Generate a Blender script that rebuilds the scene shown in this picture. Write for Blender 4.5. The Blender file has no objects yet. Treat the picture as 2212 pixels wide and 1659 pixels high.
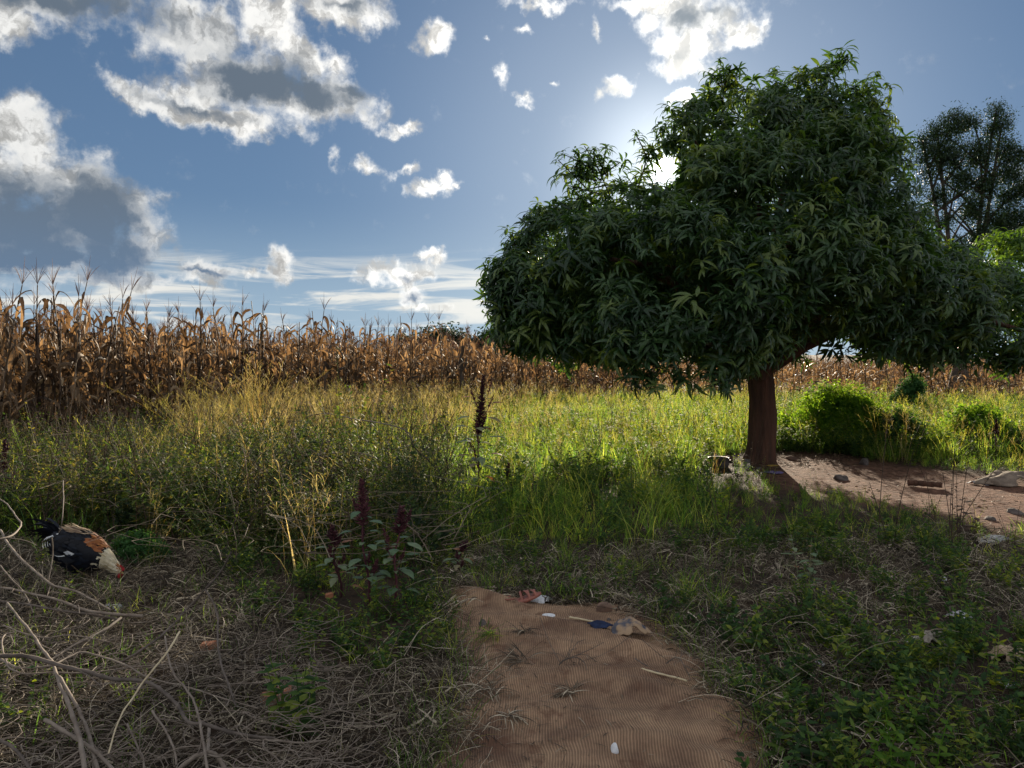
import bpy, math, random
import numpy as np
R = math.radians
rng = np.random.default_rng(7)
random.seed(7)
C = bpy.context.scene.collection
scene = bpy.context.scene

# ------------------------------------------------------------------ camera, sky, sun, exposure
F, CX, CY = 1661.0, 1106.0, 829.5          # focal length and centre of the picture in its 2212 x 1659 units
EYE, PITCH = 1.5, R(-2.22)
cam_d = bpy.data.cameras.new('camera')
cam = bpy.data.objects.new('camera', cam_d)
C.objects.link(cam)
cam.location = (0, 0, EYE)
cam.rotation_euler = (R(90) + PITCH, 0, 0)
cam_d.sensor_width = 36
cam_d.lens = 36 * F / 2212
cam_d.clip_start = .05
cam_d.clip_end = 4000
scene.camera = cam
scene.render.engine = 'CYCLES'
cy = scene.cycles
cy.use_denoising = True
cy.max_bounces = 6; cy.diffuse_bounces = 3; cy.glossy_bounces = 2; cy.transmission_bounces = 4
cy.transparent_max_bounces = 6
cy.sample_clamp_indirect = 6
scene.view_settings.view_transform = 'Standard'
scene.view_settings.look = 'None'
scene.view_settings.exposure = 1.05
scene.view_settings.gamma = 1

SUN_EL, SUN_AZ = R(13.2), R(11.1)

def ray(px, py):
    x, y = (px - CX) / F, -(py - CY) / F
    return np.array([x, math.cos(PITCH) - y * math.sin(PITCH), math.sin(PITCH) + y * math.cos(PITCH)])
def G(px, py, h=0.0):
    d = ray(px, py); s = (h - EYE) / d[2]
    return np.array([d[0] * s, d[1] * s, h])
def P(px, py, dist):
    d = ray(px, py); s = dist / d[1]
    return np.array([d[0] * s, dist, EYE + d[2] * s])
def pix(x, y, z=0.0):
    z = z - EYE
    f = y * math.cos(PITCH) + z * math.sin(PITCH)
    u = -y * math.sin(PITCH) + z * math.cos(PITCH)
    return CX + F * x / f, CY - F * u / f
def azel(px, py):
    d = ray(px, py)
    return math.atan2(d[0], d[1]), math.atan2(d[2], math.hypot(d[0], d[1]))

SKY_GAIN, SKY_COMP = .62, .20
def build_world():
    w = bpy.data.worlds.new('World'); scene.world = w; w.use_nodes = True
    nt = w.node_tree; N = nt.nodes; L = nt.links
    bg = N['Background']
    def nd(t, **k):
        n = N.new(t)
        for a, b in k.items(): setattr(n, a, b)
        return n
    def M(op, a, b=None, c=None, clamp=False):
        n = nd('ShaderNodeMath', operation=op, use_clamp=clamp)
        for i, v in enumerate((a, b, c)):
            if v is None: continue
            if isinstance(v, (int, float)): n.inputs[i].default_value = v
            else: L.new(v, n.inputs[i])
        return n.outputs[0]
    def VM(op, a, b=None, s=None):
        n = nd('ShaderNodeVectorMath', operation=op)
        for i, v in enumerate((a, b)):
            if v is None: continue
            if isinstance(v, tuple): n.inputs[i].default_value = v
            else: L.new(v, n.inputs[i])
        if s is not None: n.inputs['Scale'].default_value = s
        return n
    def SS(v, lo, hi, a=0.0, b=1.0):
        n = nd('ShaderNodeMapRange', interpolation_type='SMOOTHSTEP')
        L.new(v, n.inputs[0]); n.inputs[1].default_value = lo; n.inputs[2].default_value = hi
        n.inputs[3].default_value = a; n.inputs[4].default_value = b
        return n.outputs[0]
    def MIX(f, a, b, bt='MIX'):
        n = nd('ShaderNodeMix', data_type='RGBA', blend_type=bt)
        for i, v in ((0, f), (6, a), (7, b)):
            if isinstance(v, tuple): n.inputs[i].default_value = (*v, 1)
            elif isinstance(v, (int, float)): n.inputs[i].default_value = v
            else: L.new(v, n.inputs[i])
        return n.outputs[2]
    sky = nd('ShaderNodeTexSky', sky_type='NISHITA', sun_disc=False, sun_elevation=SUN_EL, sun_rotation=SUN_AZ,
             altitude=1200, air_density=1.0, dust_density=0.1, ozone_density=2.0)
    tc = nd('ShaderNodeTexCoord')
    D = VM('NORMALIZE', tc.outputs['Generated']).outputs[0]
    sp = nd('ShaderNodeSeparateXYZ'); L.new(D, sp.inputs[0])
    az = M('ARCTAN2', sp.outputs[0], sp.outputs[1])
    el = M('ARCSINE', sp.outputs[2])
    cb = nd('ShaderNodeCombineXYZ'); L.new(az, cb.inputs[0]); L.new(el, cb.inputs[1])
    p = cb.outputs[0]
    def noise(vec, scale, detail, rough=.5, dim='2D', dist=0.0):
        n = nd('ShaderNodeTexNoise', noise_dimensions=dim)
        L.new(vec, n.inputs['Vector']); n.inputs['Scale'].default_value = scale
        n.inputs['Detail'].default_value = detail; n.inputs['Roughness'].default_value = rough
        n.inputs['Distortion'].default_value = dist
        return n
    n1 = noise(p, 18, 3, .5)
    wv = VM('SCALE', VM('SUBTRACT', n1.outputs['Color'], (.5, .5, .5)).outputs[0], s=.034).outputs[0]
    n1b = noise(p, 60, 4, .6)
    wv2 = VM('SCALE', VM('SUBTRACT', n1b.outputs['Color'], (.5, .5, .5)).outputs[0], s=.02).outputs[0]
    pw = VM('ADD', VM('ADD', p, wv).outputs[0], wv2).outputs[0]
    def field(blobs, vec):
        acc = None
        for (bx, by, rx, ry, rot, wt) in blobs:
            if rx < 70 and bx > 700: rx, ry = rx * .9, ry * .9
            a, e = azel(bx, by)
            m = nd('ShaderNodeMapping', vector_type='TEXTURE')
            m.inputs['Location'].default_value = (a, e, 0)
            m.inputs['Rotation'].default_value = (0, 0, R(rot))
            m.inputs['Scale'].default_value = (rx / F * 1.45, ry / F * 1.45, 1)
            if acc is None: L.new(vec, m.inputs[0])
            else:                                   # a link to the last sum keeps the shader evaluating one blob at a time
                q = nd('ShaderNodeVectorMath', operation='MULTIPLY_ADD'); L.new(acc, q.inputs[0]); q.inputs[1].default_value = (1e-7, 1e-7, 0); L.new(vec, q.inputs[2])
                L.new(q.outputs[0], m.inputs[0])
            g = nd('ShaderNodeTexGradient', gradient_type='SPHERICAL'); L.new(m.outputs[0], g.inputs[0])
            v = g.outputs['Fac'] if wt == 1 else M('MULTIPLY', g.outputs['Fac'], wt)
            acc = v if acc is None else M('SMOOTH_MAX', acc, v, .12)
        return acc
    shape = [(70, -8, 270, 52, 4, 1), (0, 55, 70, 42, 0, 1),
        (430, 75, 125, 62, 0, 1), (575, 40, 85, 90, 0, 1), (540, 185, 215, 78, 0, 1), (325, 222, 115, 24, -20, 1),
        (490, 258, 170, 34, -3, 1), (705, 205, 120, 55, -8, 1), (650, 130, 100, 45, -15, 1), (400, 140, 70, 40, 0, .6),
        (755, 20, 110, 42, 0, 1), (730, 75, 20, 20, 0, .5),
        (40, 290, 95, 75, 0, 1), (60, 370, 110, 90, 0, 1), (185, 400, 95, 72, 0, 1), (215, 480, 128, 112, 0, 1),
        (80, 500, 175, 108, 0, 1), (275, 545, 80, 52, 0, 1), (100, 560, 260, 40, 0, 1), (120, 260, 30, 30, 0, .5),
        (945, 78, 52, 36, 20, .9), (1135, 55, 30, 17, 0, .7), (1170, 5, 95, 16, 0, .75), (1290, 70, 18, 34, 0, .6),
        (1090, 160, 22, 30, 0, .6), (1135, 215, 30, 22, 0, .72), (1197, 195, 20, 14, 0, .65), (1340, 182, 42, 27, 0, .75),
        (1290, 212, 20, 17, 0, .62), (1475, 212, 50, 17, 0, .75), (872, 288, 52, 17, 5, .85), (795, 350, 38, 26, 0, .8),
        (720, 340, 14, 34, 0, .5), (880, 368, 45, 15, 0, .7), (925, 405, 65, 32, 12, .95), (955, 375, 30, 26, 0, .8),
        (988, 390, 24, 13, 0, .65), (608, 572, 28, 40, 0, .85),
        (1410, 5, 100, 24, 0, .95), (1510, 35, 120, 55, 0, 1), (1480, 100, 80, 42, 0, 1), (1480, 145, 80, 28, 0, .9),
        (1600, 65, 55, 34, 0, .9), (2200, 390, 30, 40, 0, .7),
        (440, 582, 70, 21, 0, .95), (545, 590, 30, 17, 0, .85), (860, 592, 85, 32, 0, .95), (925, 555, 50, 20, 10, .9),
        (890, 640, 42, 32, 0, .85), (260, 603, 240, 16, 0, .85), (915, 668, 70, 14, 0, .8), (1040, 90, 12, 12, 0, .5), (1048, 258, 8, 8, 0, .5)]
    dark = [(560, 185, 115, 52, 0, 1), (660, 200, 130, 38, -5, 1), (760, 195, 55, 28, 0, .9), (420, 235, 110, 15, -10, .8),
        (510, 120, 60, 40, 0, .45), (420, 90, 70, 30, 0, .3),
        (70, 480, 130, 95, 0, 1), (215, 475, 110, 95, 0, 1), (120, 550, 240, 50, 0, 1), (120, 430, 110, 40, 0, .7), (60, 350, 70, 40, 0, .35),
        (110, -5, 260, 44, 0, .9), (750, 10, 80, 24, 0, .7), (1480, 45, 60, 32, 0, .8), (1540, 20, 60, 20, 0, .55), (1470, 120, 60, 16, 0, .35), (435, 588, 60, 12, 0, .7),
        (890, 645, 30, 20, 0, .6), (860, 600, 60, 14, 0, .4), (925, 408, 40, 12, 0, .4)]
    f1 = field(shape, pw)
    f2 = field(dark, pw)
    nf = noise(p, 26, 8, .6)
    edge = M('MULTIPLY', M('SUBTRACT', nf.outputs['Fac'], .5), 1.15)
    dens = M('ADD', f1, edge)
    gate = SS(f1, .04, .16)
    alpha = M('MULTIPLY', M('POWER', SS(dens, .20, .74), 1.2), gate)
    # thin streaks low over the horizon
    mp = nd('ShaderNodeMapping'); mp.inputs['Scale'].default_value = (5, 48, 1); L.new(p, mp.inputs[0])
    ns = noise(mp.outputs[0], 1.0, 6, .6, dist=.5)
    band = M('MULTIPLY', SS(el, .015, .05), SS(el, .14, .085))
    azm = SS(az, .12, -.05, .25, 1.0)
    streak = M('MULTIPLY', M('MULTIPLY', SS(ns.outputs['Fac'], .44, .66), band), azm)
    # unseen clouds added outside the picture, made broad and bright to fill the shade
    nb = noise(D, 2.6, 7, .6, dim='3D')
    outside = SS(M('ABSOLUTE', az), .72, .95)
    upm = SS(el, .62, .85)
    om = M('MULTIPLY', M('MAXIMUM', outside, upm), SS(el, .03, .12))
    fill_clouds = M('MULTIPLY', SS(nb.outputs['Fac'], .42, .56), om)
    # sun-lit rims and grey thick middles
    nlow = noise(pw, 16, 5, .55)
    dk = M('ADD', M('MULTIPLY', f2, 1.15), M('MULTIPLY', M('SUBTRACT', nlow.outputs['Fac'], .52), 1.0))
    dkf = SS(M('ADD', dk, M('MULTIPLY', M('SUBTRACT', dens, .7), .30)), .05, .85)
    # bright near the sun
    sd = (math.sin(SUN_AZ) * math.cos(SUN_EL), math.cos(SUN_AZ) * math.cos(SUN_EL), math.sin(SUN_EL))
    dot = VM('DOT_PRODUCT', D, sd).outputs['Value']
    ang = M('ARCCOSINE', dot)
    nearsun = SS(ang, .65, .1)
    ntex = noise(pw, 30, 8, .62)
    tex = SS(ntex.outputs['Fac'], .34, .64, .46, 1.15)
    white = MIX(nearsun, (4.3, 4.3, 4.2), (7.2, 7.0, 6.6))
    white = MIX(1.0, white, MIX(tex, (0, 0, 0), (1, 1, 1)), 'MULTIPLY')
    grey = MIX(SS(el, .06, .22), (.68, 1.05, 1.6), (.66, .86, 1.12))
    ccol = MIX(dkf, white, grey)
    dz = nd('ShaderNodeCombineXYZ'); L.new(sp.outputs[0], dz.inputs[0]); L.new(sp.outputs[1], dz.inputs[1])
    L.new(M('MULTIPLY_ADD', M('MAXIMUM', sp.outputs[2], 0.0), .9, .16), dz.inputs[2]); L.new(VM('NORMALIZE', dz.outputs[0]).outputs[0], sky.inputs[0])
    lum = nd('ShaderNodeRGBToBW'); L.new(sky.outputs[0], lum.inputs[0])
    cmp_ = VM('SCALE', sky.outputs[0]); L.new(M('DIVIDE', SKY_GAIN, M('MULTIPLY_ADD', lum.outputs[0], SKY_COMP, 1.0)), cmp_.inputs['Scale'])
    skc = cmp_.outputs[0]
    hsv = nd('ShaderNodeHueSaturation'); hsv.inputs['Saturation'].default_value = 1.0; L.new(skc, hsv.inputs['Color'])
    skc = hsv.outputs[0]
    # the bright air round the sun, and its disc
    aure = M('POWER', SS(ang, .50, 0), 3.0)
    a2 = M('MULTIPLY', M('POWER', SS(ang, .045, .0), 3.0), 14.0)
    disc = M('MULTIPLY', SS(ang, .0135, .009), 70.0)
    glow = M('ADD', M('ADD', M('ADD', M('MULTIPLY', M('POWER', SS(ang, .62, 0), 2.0), 1.4), M('MULTIPLY', M('POWER', SS(ang, .20, 0), 2.0), 3.2)), a2), disc)
    gl = VM('SCALE', (.93, .96, .92)); L.new(glow, gl.inputs['Scale'])
    skc = MIX(SS(el, .20, .0, .0, .55), skc, (2.5, 3.2, 3.7))
    c = MIX(streak, skc, (4.0, 4.0, 3.8))
    c = MIX(M('MULTIPLY', fill_clouds, .9), c, (5.3, 5.3, 5.3))
    c = MIX(alpha, c, ccol)
    c = VM('ADD', c, gl.outputs[0]).outputs[0]
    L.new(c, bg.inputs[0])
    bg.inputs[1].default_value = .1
    w.cycles.sampling_method = 'MANUAL'; w.cycles.sample_map_resolution = 1024
build_world()

sun_d = bpy.data.lights.new('sun', 'SUN'); sun_o = bpy.data.objects.new('sun', sun_d); C.objects.link(sun_o)
sun_d.energy = 5; sun_d.angle = R(.5); sun_d.color = (1, .86, .66)
from mathutils import Vector, Matrix
sv = Vector((math.sin(SUN_AZ) * math.cos(SUN_EL), math.cos(SUN_AZ) * math.cos(SUN_EL), math.sin(SUN_EL)))
sun_o.rotation_euler = (-sv).to_track_quat('-Z', 'Y').to_euler()
sun_o.location = (20, 90, 30)

# ------------------------------------------------------------------ helpers
def tag(o, label=None, cat=None, group=None, kind=None):
    if label: o['label'] = label
    if cat: o['category'] = cat
    if group: o['group'] = group
    if kind: o['kind'] = kind
    return o
def empty(name, loc, rz=0, **k):
    o = bpy.data.objects.new(name, None); C.objects.link(o)
    o.location = [float(v) for v in loc]; o.rotation_euler = (0, 0, rz); o.empty_display_size = .1
    return tag(o, **k)

class Geo:
    def __init__(s): s.V = []; s.Fc = []; s.n = 0; s.var = []; s.mi = []
    def add(s, V, Fs, var=0.5, mi=0):
        V = np.asarray(V, float).reshape(-1, 3); Fs = np.asarray(Fs, int)
        if len(V) == 0 or len(Fs) == 0: return s
        s.V.append(V); s.Fc.append(Fs + s.n); s.n += len(V)
        s.var.append(np.full(len(V), var) if np.isscalar(var) else np.asarray(var, float))
        s.mi.append(np.full(len(Fs), mi, int))
        return s
    def merge(s, g, M=None, dvar=0.0, mi=None):
        V, v = g.arrays()
        if M is not None: V = V @ M[:3, :3].T + M[:3, 3]
        s.V.append(V)
        for f, m in zip(g.Fc, g.mi):
            s.Fc.append(f + s.n); s.mi.append(m if mi is None else np.full(len(f), mi, int))
        s.var.append(np.clip(v + dvar, 0, 1)); s.n += len(V)
        return s
    def arrays(s): return np.concatenate(s.V), np.concatenate(s.var)
    def mesh(s, name, mats, smooth=True):
        V, var = s.arrays(); me = bpy.data.meshes.new(name)
        me.vertices.add(len(V)); me.vertices.foreach_set('co', V.astype(np.float32).ravel())
        lt = np.concatenate([np.full(len(f), f.shape[1], np.int32) for f in s.Fc])
        li = np.concatenate([f.ravel() for f in s.Fc]).astype(np.int32)
        me.loops.add(len(li)); me.loops.foreach_set('vertex_index', li)
        me.polygons.add(len(lt)); me.polygons.foreach_set('loop_start', np.concatenate([[0], np.cumsum(lt)[:-1]]).astype(np.int32))
        me.polygons.foreach_set('loop_total', lt)
        me.polygons.foreach_set('use_smooth', np.full(len(lt), smooth))
        mats = mats if isinstance(mats, (list, tuple)) else [mats]
        for m in mats: me.materials.append(m)
        me.polygons.foreach_set('material_index', np.concatenate(s.mi).astype(np.int32))
        a = me.attributes.new('var', 'FLOAT', 'POINT'); a.data.foreach_set('value', var.astype(np.float32))
        me.update(calc_edges=True)
        return me
    def build(s, name, mats, parent=None, smooth=True, loc=None, link=True, **k):
        o = bpy.data.objects.new(name, s.mesh(name, mats, smooth))
        if link: C.objects.link(o)
        if parent is not None: o.parent = parent
        if loc is not None: o.location = [float(v) for v in loc]
        return tag(o, **k)

def norm(v): v = np.asarray(v, float); return v / (np.linalg.norm(v, axis=-1, keepdims=True) + 1e-9)
def frames(path):
    T = np.gradient(path, axis=0); T = norm(T)
    up = np.array([0, 0, 1.0]) if abs(T[0][2]) < .9 else np.array([1.0, 0, 0])
    S = norm(np.cross(T[0], up)); out = []
    for t in T:
        S = norm(S - t * np.dot(S, t)); out.append((S.copy(), np.cross(t, S)))
    return T, np.array([o[0] for o in out]), np.array([o[1] for o in out])
def tube(path, rad, sides=6, cap=True, squash=None):
    path = np.asarray(path, float); n = len(path); rad = np.broadcast_to(np.asarray(rad, float), (n,))
    T, S, B = frames(path); a = np.linspace(0, 2 * math.pi, sides, endpoint=False)
    V = path[:, None] + rad[:, None, None] * (S[:, None] * np.cos(a)[None, :, None] + B[:, None] * np.sin(a)[None, :, None])
    V = V.reshape(-1, 3); i = np.arange(n - 1)[:, None] * sides; j = np.arange(sides)[None]; j2 = (j + 1) % sides
    Fq = np.stack([i + j, i + j2, i + sides + j2, i + sides + j], -1).reshape(-1, 4)
    return V, Fq
def smooth_path(pts, n=24):
    pts = np.asarray(pts, float); m = len(pts)
    t = np.linspace(0, m - 1, n); k = np.minimum(t.astype(int), m - 2); u = (t - k)[:, None]
    p0 = pts[np.maximum(k - 1, 0)]; p1 = pts[k]; p2 = pts[k + 1]; p3 = pts[np.minimum(k + 2, m - 1)]
    return .5 * ((2 * p1) + (-p0 + p2) * u + (2 * p0 - 5 * p1 + 4 * p2 - p3) * u ** 2 + (-p0 + 3 * p1 - 3 * p2 + p3) * u ** 3)
def ribbon(path, w, side, fold=0.0, nrm=None):
    """a blade: 3 vertices across (folded on its midrib) when fold, else 2"""
    path = np.asarray(path, float); n = len(path); w = np.asarray(w, float)[:, None]
    side = np.broadcast_to(np.asarray(side, float), path.shape)
    i = np.arange(n - 1)
    if fold:
        T = norm(np.gradient(path, axis=0)); nm = norm(np.cross(side, T))
        V = np.stack([path - side * w / 2 + nm * w * fold, path, path + side * w / 2 + nm * w * fold], 1).reshape(-1, 3)
        Fq = np.concatenate([np.stack([3 * i + k, 3 * i + k + 1, 3 * i + k + 4, 3 * i + k + 3], -1) for k in (0, 1)])
    else:
        V = np.stack([path - side * w / 2, path + side * w / 2], 1).reshape(-1, 3)
        Fq = np.stack([2 * i, 2 * i + 1, 2 * i + 3, 2 * i + 2], -1)
    return V, Fq
def leafshape(n, w, tip=.0, peak=.4):
    t = np.linspace(0, 1, n); p = np.where(t < peak, np.sin(t / peak * math.pi / 2) ** .8, np.cos((t - peak) / (1 - peak) * math.pi / 2) ** .9)
    return np.maximum(p * w, w * .06)
def leaf(g, base, az, el0, length, width, bend=1.2, n=5, fold=.12, var=None, peak=.4, roll=0.0, mi=0):
    """a leaf growing from base toward azimuth az with starting elevation el0, bending down by bend over its length"""
    t = np.linspace(0, 1, n); el = el0 - bend * t
    st = length / (n - 1)
    h = np.concatenate([[0], np.cumsum(np.cos(el[:-1]) * st)]); z = np.concatenate([[0], np.cumsum(np.sin(el[:-1]) * st)])
    d = np.array([math.cos(az), math.sin(az), 0])
    path = np.asarray(base, float) + h[:, None] * d + z[:, None] * np.array([0, 0, 1.0])
    s0 = np.array([-math.sin(az), math.cos(az), 0])
    side = norm(s0 * math.cos(roll) + np.array([0, 0, math.sin(roll)]))
    V, Fq = ribbon(path, leafshape(n, width, peak=peak), side, fold)
    g.add(V, Fq, random.random() if var is None else var, mi)

def rotm(rx, ry, rz, s=1, t=(0, 0, 0)):
    M = np.eye(4); M[:3, :3] = np.array(Matrix.Rotation(rz, 3, 'Z') @ Matrix.Rotation(ry, 3, 'Y') @ Matrix.Rotation(rx, 3, 'X')) * s
    M[:3, 3] = t; return M
def bake(protos, pos, axis, scale, dvar=None, spin=None):
    """copies of prototype geometry with their +Z along axis, all in one Geo"""
    g = Geo(); n = len(pos); pick = rng.integers(0, len(protos), n)
    axis = norm(axis); spin = rng.uniform(0, 2 * math.pi, n) if spin is None else spin
    ref = np.where(np.abs(axis[:, 2:3]) < .95, np.array([[0, 0, 1.0]]), np.array([[1.0, 0, 0]]))
    a = norm(np.cross(ref, axis)); b = np.cross(axis, a)
    X = a * np.cos(spin)[:, None] + b * np.sin(spin)[:, None]; Y = np.cross(axis, X)
    Rm = np.stack([X, Y, axis], -1) * np.asarray(scale)[:, None, None]
    dv = rng.uniform(-.25, .25, n) if dvar is None else dvar
    for k, pg in enumerate(protos):
        idx = np.nonzero(pick == k)[0]
        if len(idx) == 0: continue
        V, var = pg.arrays()
        W = np.einsum('nij,vj->nvi', Rm[idx], V) + pos[idx][:, None]
        off = np.arange(len(idx)) * len(V)
        base = g.n
        g.V.append(W.reshape(-1, 3)); g.var.append(np.clip(var[None] + dv[idx][:, None], 0, 1).ravel())
        for f, m in zip(pg.Fc, pg.mi):
            g.Fc.append((f[None] + off[:, None, None]).reshape(-1, f.shape[1]) + base); g.mi.append(np.tile(m, len(idx)))
        g.n += len(V) * len(idx)
    return g
_ph = rng.uniform(0, 6.28, (24,)); _dr = rng.normal(0, 1, (24, 2))
def fbm(x, y, s=1.0, k=0):
    x = np.asarray(x) * s; y = np.asarray(y) * s; v = 0
    for i in range(8):
        j = (i + 5 * k) % 24; f = 1.0 * 1.35 ** i
        v = v + np.sin(x * _dr[j, 0] * f + y * _dr[j, 1] * f + _ph[j] + 2 * np.sin(y * .7 * f + j)) / 1.2 ** i
    return v / 4.5
def inpoly(px, py, poly):
    px = np.asarray(px); py = np.asarray(py); r = np.zeros(px.shape, bool); n = len(poly)
    for i in range(n):
        x1, y1 = poly[i]; x2, y2 = poly[(i + 1) % n]
        c = ((y1 > py) != (y2 > py)) & (px < (x2 - x1) * (py - y1) / (y2 - y1 + 1e-9) + x1)
        r ^= c
    return r

# ------------------------------------------------------------------ materials
def mat(name):
    m = bpy.data.materials.new(name); m.use_nodes = True; m.node_tree.nodes.clear(); return m
def add(m, t, **k):
    n = m.node_tree.nodes.new(t)
    for a, b in k.items(): setattr(n, a, b)
    return n
def foliage_mat(name, cols, trans=.45, tcol=None, rough=.5, spec=.3, objrand=.35, boost=1.4):
    """cols: ramp over the per-leaf 'var' attribute"""
    m = mat(name); L = m.node_tree.links
    at = add(m, 'ShaderNodeAttribute', attribute_name='var'); oi = add(m, 'ShaderNodeObjectInfo')
    mx = add(m, 'ShaderNodeMapRange'); mx.inputs[3].default_value = -objrand; mx.inputs[4].default_value = objrand
    L.new(oi.outputs['Random'], mx.inputs[0])
    ad = add(m, 'ShaderNodeMath', operation='ADD', use_clamp=True); L.new(at.outputs['Fac'], ad.inputs[0]); L.new(mx.outputs[0], ad.inputs[1])
    rp = add(m, 'ShaderNodeValToRGB'); cr = rp.color_ramp
    while len(cr.elements) < len(cols): cr.elements.new(.5)
    for i, c in enumerate(cols): cr.elements[i].position = i / (len(cols) - 1); cr.elements[i].color = (*c, 1)
    L.new(ad.outputs[0], rp.inputs[0])
    tc = add(m, 'ShaderNodeTexCoord'); ns = add(m, 'ShaderNodeTexNoise'); ns.inputs['Scale'].default_value = 45; ns.inputs['Detail'].default_value = 3
    L.new(tc.outputs['Object'], ns.inputs['Vector'])
    nm = add(m, 'ShaderNodeMapRange'); nm.inputs[3].default_value = .65; nm.inputs[4].default_value = 1.35; L.new(ns.outputs['Fac'], nm.inputs[0])
    ml = add(m, 'ShaderNodeVectorMath', operation='SCALE'); L.new(rp.outputs[0], ml.inputs[0]); L.new(nm.outputs[0], ml.inputs['Scale'])
    pr = add(m, 'ShaderNodeBsdfPrincipled'); pr.inputs['Roughness'].default_value = rough; pr.inputs['Specular IOR Level'].default_value = spec
    L.new(ml.outputs[0], pr.inputs['Base Color'])
    out = add(m, 'ShaderNodeOutputMaterial')
    if trans <= 0: L.new(pr.outputs[0], out.inputs[0]); return m
    tr = add(m, 'ShaderNodeBsdfTranslucent')
    tm = add(m, 'ShaderNodeVectorMath', operation='MULTIPLY'); L.new(ml.outputs[0], tm.inputs[0])
    tm.inputs[1].default_value = tuple(boost * c for c in (tcol or (1, 1, 1))); L.new(tm.outputs[0], tr.inputs[0])
    mix = add(m, 'ShaderNodeMixShader'); mix.inputs[0].default_value = trans
    L.new(pr.outputs[0], mix.inputs[1]); L.new(tr.outputs[0], mix.inputs[2]); L.new(mix.outputs[0], out.inputs[0])
    return m
def solid(name, c1, c2=None, rough=.7, scale=20, bump=.3, spec=.3, stretch=(1, 1, 1), metallic=0, detail=5, bscale=None, bdist=.01, ramp=(.35, .65)):
    m = mat(name); L = m.node_tree.links; c2 = c2 or tuple(.6 * v for v in c1)
    tc = add(m, 'ShaderNodeTexCoord'); mp = add(m, 'ShaderNodeMapping'); mp.inputs['Scale'].default_value = stretch; L.new(tc.outputs['Object'], mp.inputs[0])
    ns = add(m, 'ShaderNodeTexNoise'); ns.inputs['Scale'].default_value = scale; ns.inputs['Detail'].default_value = detail; ns.inputs['Roughness'].default_value = .6
    L.new(mp.outputs[0], ns.inputs['Vector'])
    rp = add(m, 'ShaderNodeValToRGB'); rp.color_ramp.elements[0].position = ramp[0]; rp.color_ramp.elements[1].position = ramp[1]
    rp.color_ramp.elements[0].color = (*c2, 1); rp.color_ramp.elements[1].color = (*c1, 1); L.new(ns.outputs['Fac'], rp.inputs[0])
    pr = add(m, 'ShaderNodeBsdfPrincipled'); pr.inputs['Roughness'].default_value = rough; pr.inputs['Specular IOR Level'].default_value = spec
    pr.inputs['Metallic'].default_value = metallic; L.new(rp.outputs[0], pr.inputs['Base Color'])
    n2 = add(m, 'ShaderNodeTexNoise'); n2.inputs['Scale'].default_value = bscale or scale * 3; n2.inputs['Detail'].default_value = 6; L.new(mp.outputs[0], n2.inputs['Vector'])
    bp = add(m, 'ShaderNodeBump'); bp.inputs['Strength'].default_value = bump; bp.inputs['Distance'].default_value = bdist
    L.new(n2.outputs['Fac'], bp.inputs['Height']); L.new(bp.outputs[0], pr.inputs['Normal'])
    out = add(m, 'ShaderNodeOutputMaterial'); L.new(pr.outputs[0], out.inputs[0]); return m

M_mango = foliage_mat('mango_leaf', [(.018, .044, .020), (.030, .070, .027), (.052, .102, .032), (.11, .155, .04)], trans=.32, tcol=(1.35, 1.25, .35), rough=.42, spec=.4, objrand=0, boost=2.0)
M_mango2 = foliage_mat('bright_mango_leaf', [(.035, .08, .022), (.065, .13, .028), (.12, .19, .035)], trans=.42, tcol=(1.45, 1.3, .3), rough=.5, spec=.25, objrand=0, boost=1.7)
M_bark = solid('mango_bark', (.125, .06, .038), (.05, .028, .02), rough=.95, scale=9, bump=1.0, stretch=(1, 1, .16), bscale=26, bdist=.06)
M_darktree = foliage_mat('dark_tree_leaf', [(.012, .028, .012), (.02, .045, .016), (.035, .065, .02)], trans=.2, tcol=(1.2, 1.2, .4), rough=.5, objrand=0)
M_grass = foliage_mat('green_grass_blade', [(.04, .078, .03), (.075, .125, .038), (.15, .20, .05), (.34, .31, .12)], trans=.64, tcol=(1.12, 1.16, .42), rough=.55, spec=.2, boost=3.1)
M_dry = foliage_mat('dry_grass_blade', [(.20, .17, .08), (.32, .26, .13), (.46, .38, .21), (.28, .26, .09)], trans=.5, tcol=(1.1, 1, .66), rough=.6, boost=2.3)
M_straw = foliage_mat('straw', [(.025, .019, .014), (.062, .046, .031), (.155, .12, .08), (.55, .47, .35)], trans=.15, rough=.65, objrand=.28)
M_weed = foliage_mat('weed_leaf', [(.024, .052, .022), (.04, .088, .028), (.075, .14, .035), (.18, .22, .045)], trans=.45, tcol=(1.45, 1.2, .32), rough=.62, spec=.15, boost=2.5)
M_maize = foliage_mat('dry_maize_leaf', [(.042, .029, .021), (.10, .067, .041), (.20, .132, .075), (.38, .27, .16)], trans=.38, tcol=(1.1, .89, .6), rough=.6, spec=.2, objrand=.3, boost=1.2)
M_stalk = foliage_mat('dry_maize_stalk', [(.07, .045, .03), (.14, .09, .055), (.22, .15, .09)], trans=0, rough=.6, objrand=.3)
M_tassel = foliage_mat('maize_tassel', [(.20, .10, .07), (.30, .18, .12)], trans=.3, rough=.7)
M_husk = foliage_mat('maize_husk', [(.42, .30, .17), (.55, .42, .26)], trans=.3, rough=.6)
M_deadstem = foliage_mat('dead_weed', [(.035, .025, .018), (.07, .045, .03), (.13, .08, .045)], trans=.1, rough=.8)
M_amar_leaf = foliage_mat('amaranth_leaf', [(.09, .15, .08), (.14, .20, .11), (.20, .25, .14), (.30, .14, .07)], trans=.3, tcol=(1.3, 1.1, .6), rough=.5)
M_amar_red = foliage_mat('amaranth_red', [(.045, .016, .02), (.085, .024, .033), (.14, .048, .055)], trans=.15, tcol=(1.3, .5, .6), rough=.7)
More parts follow.
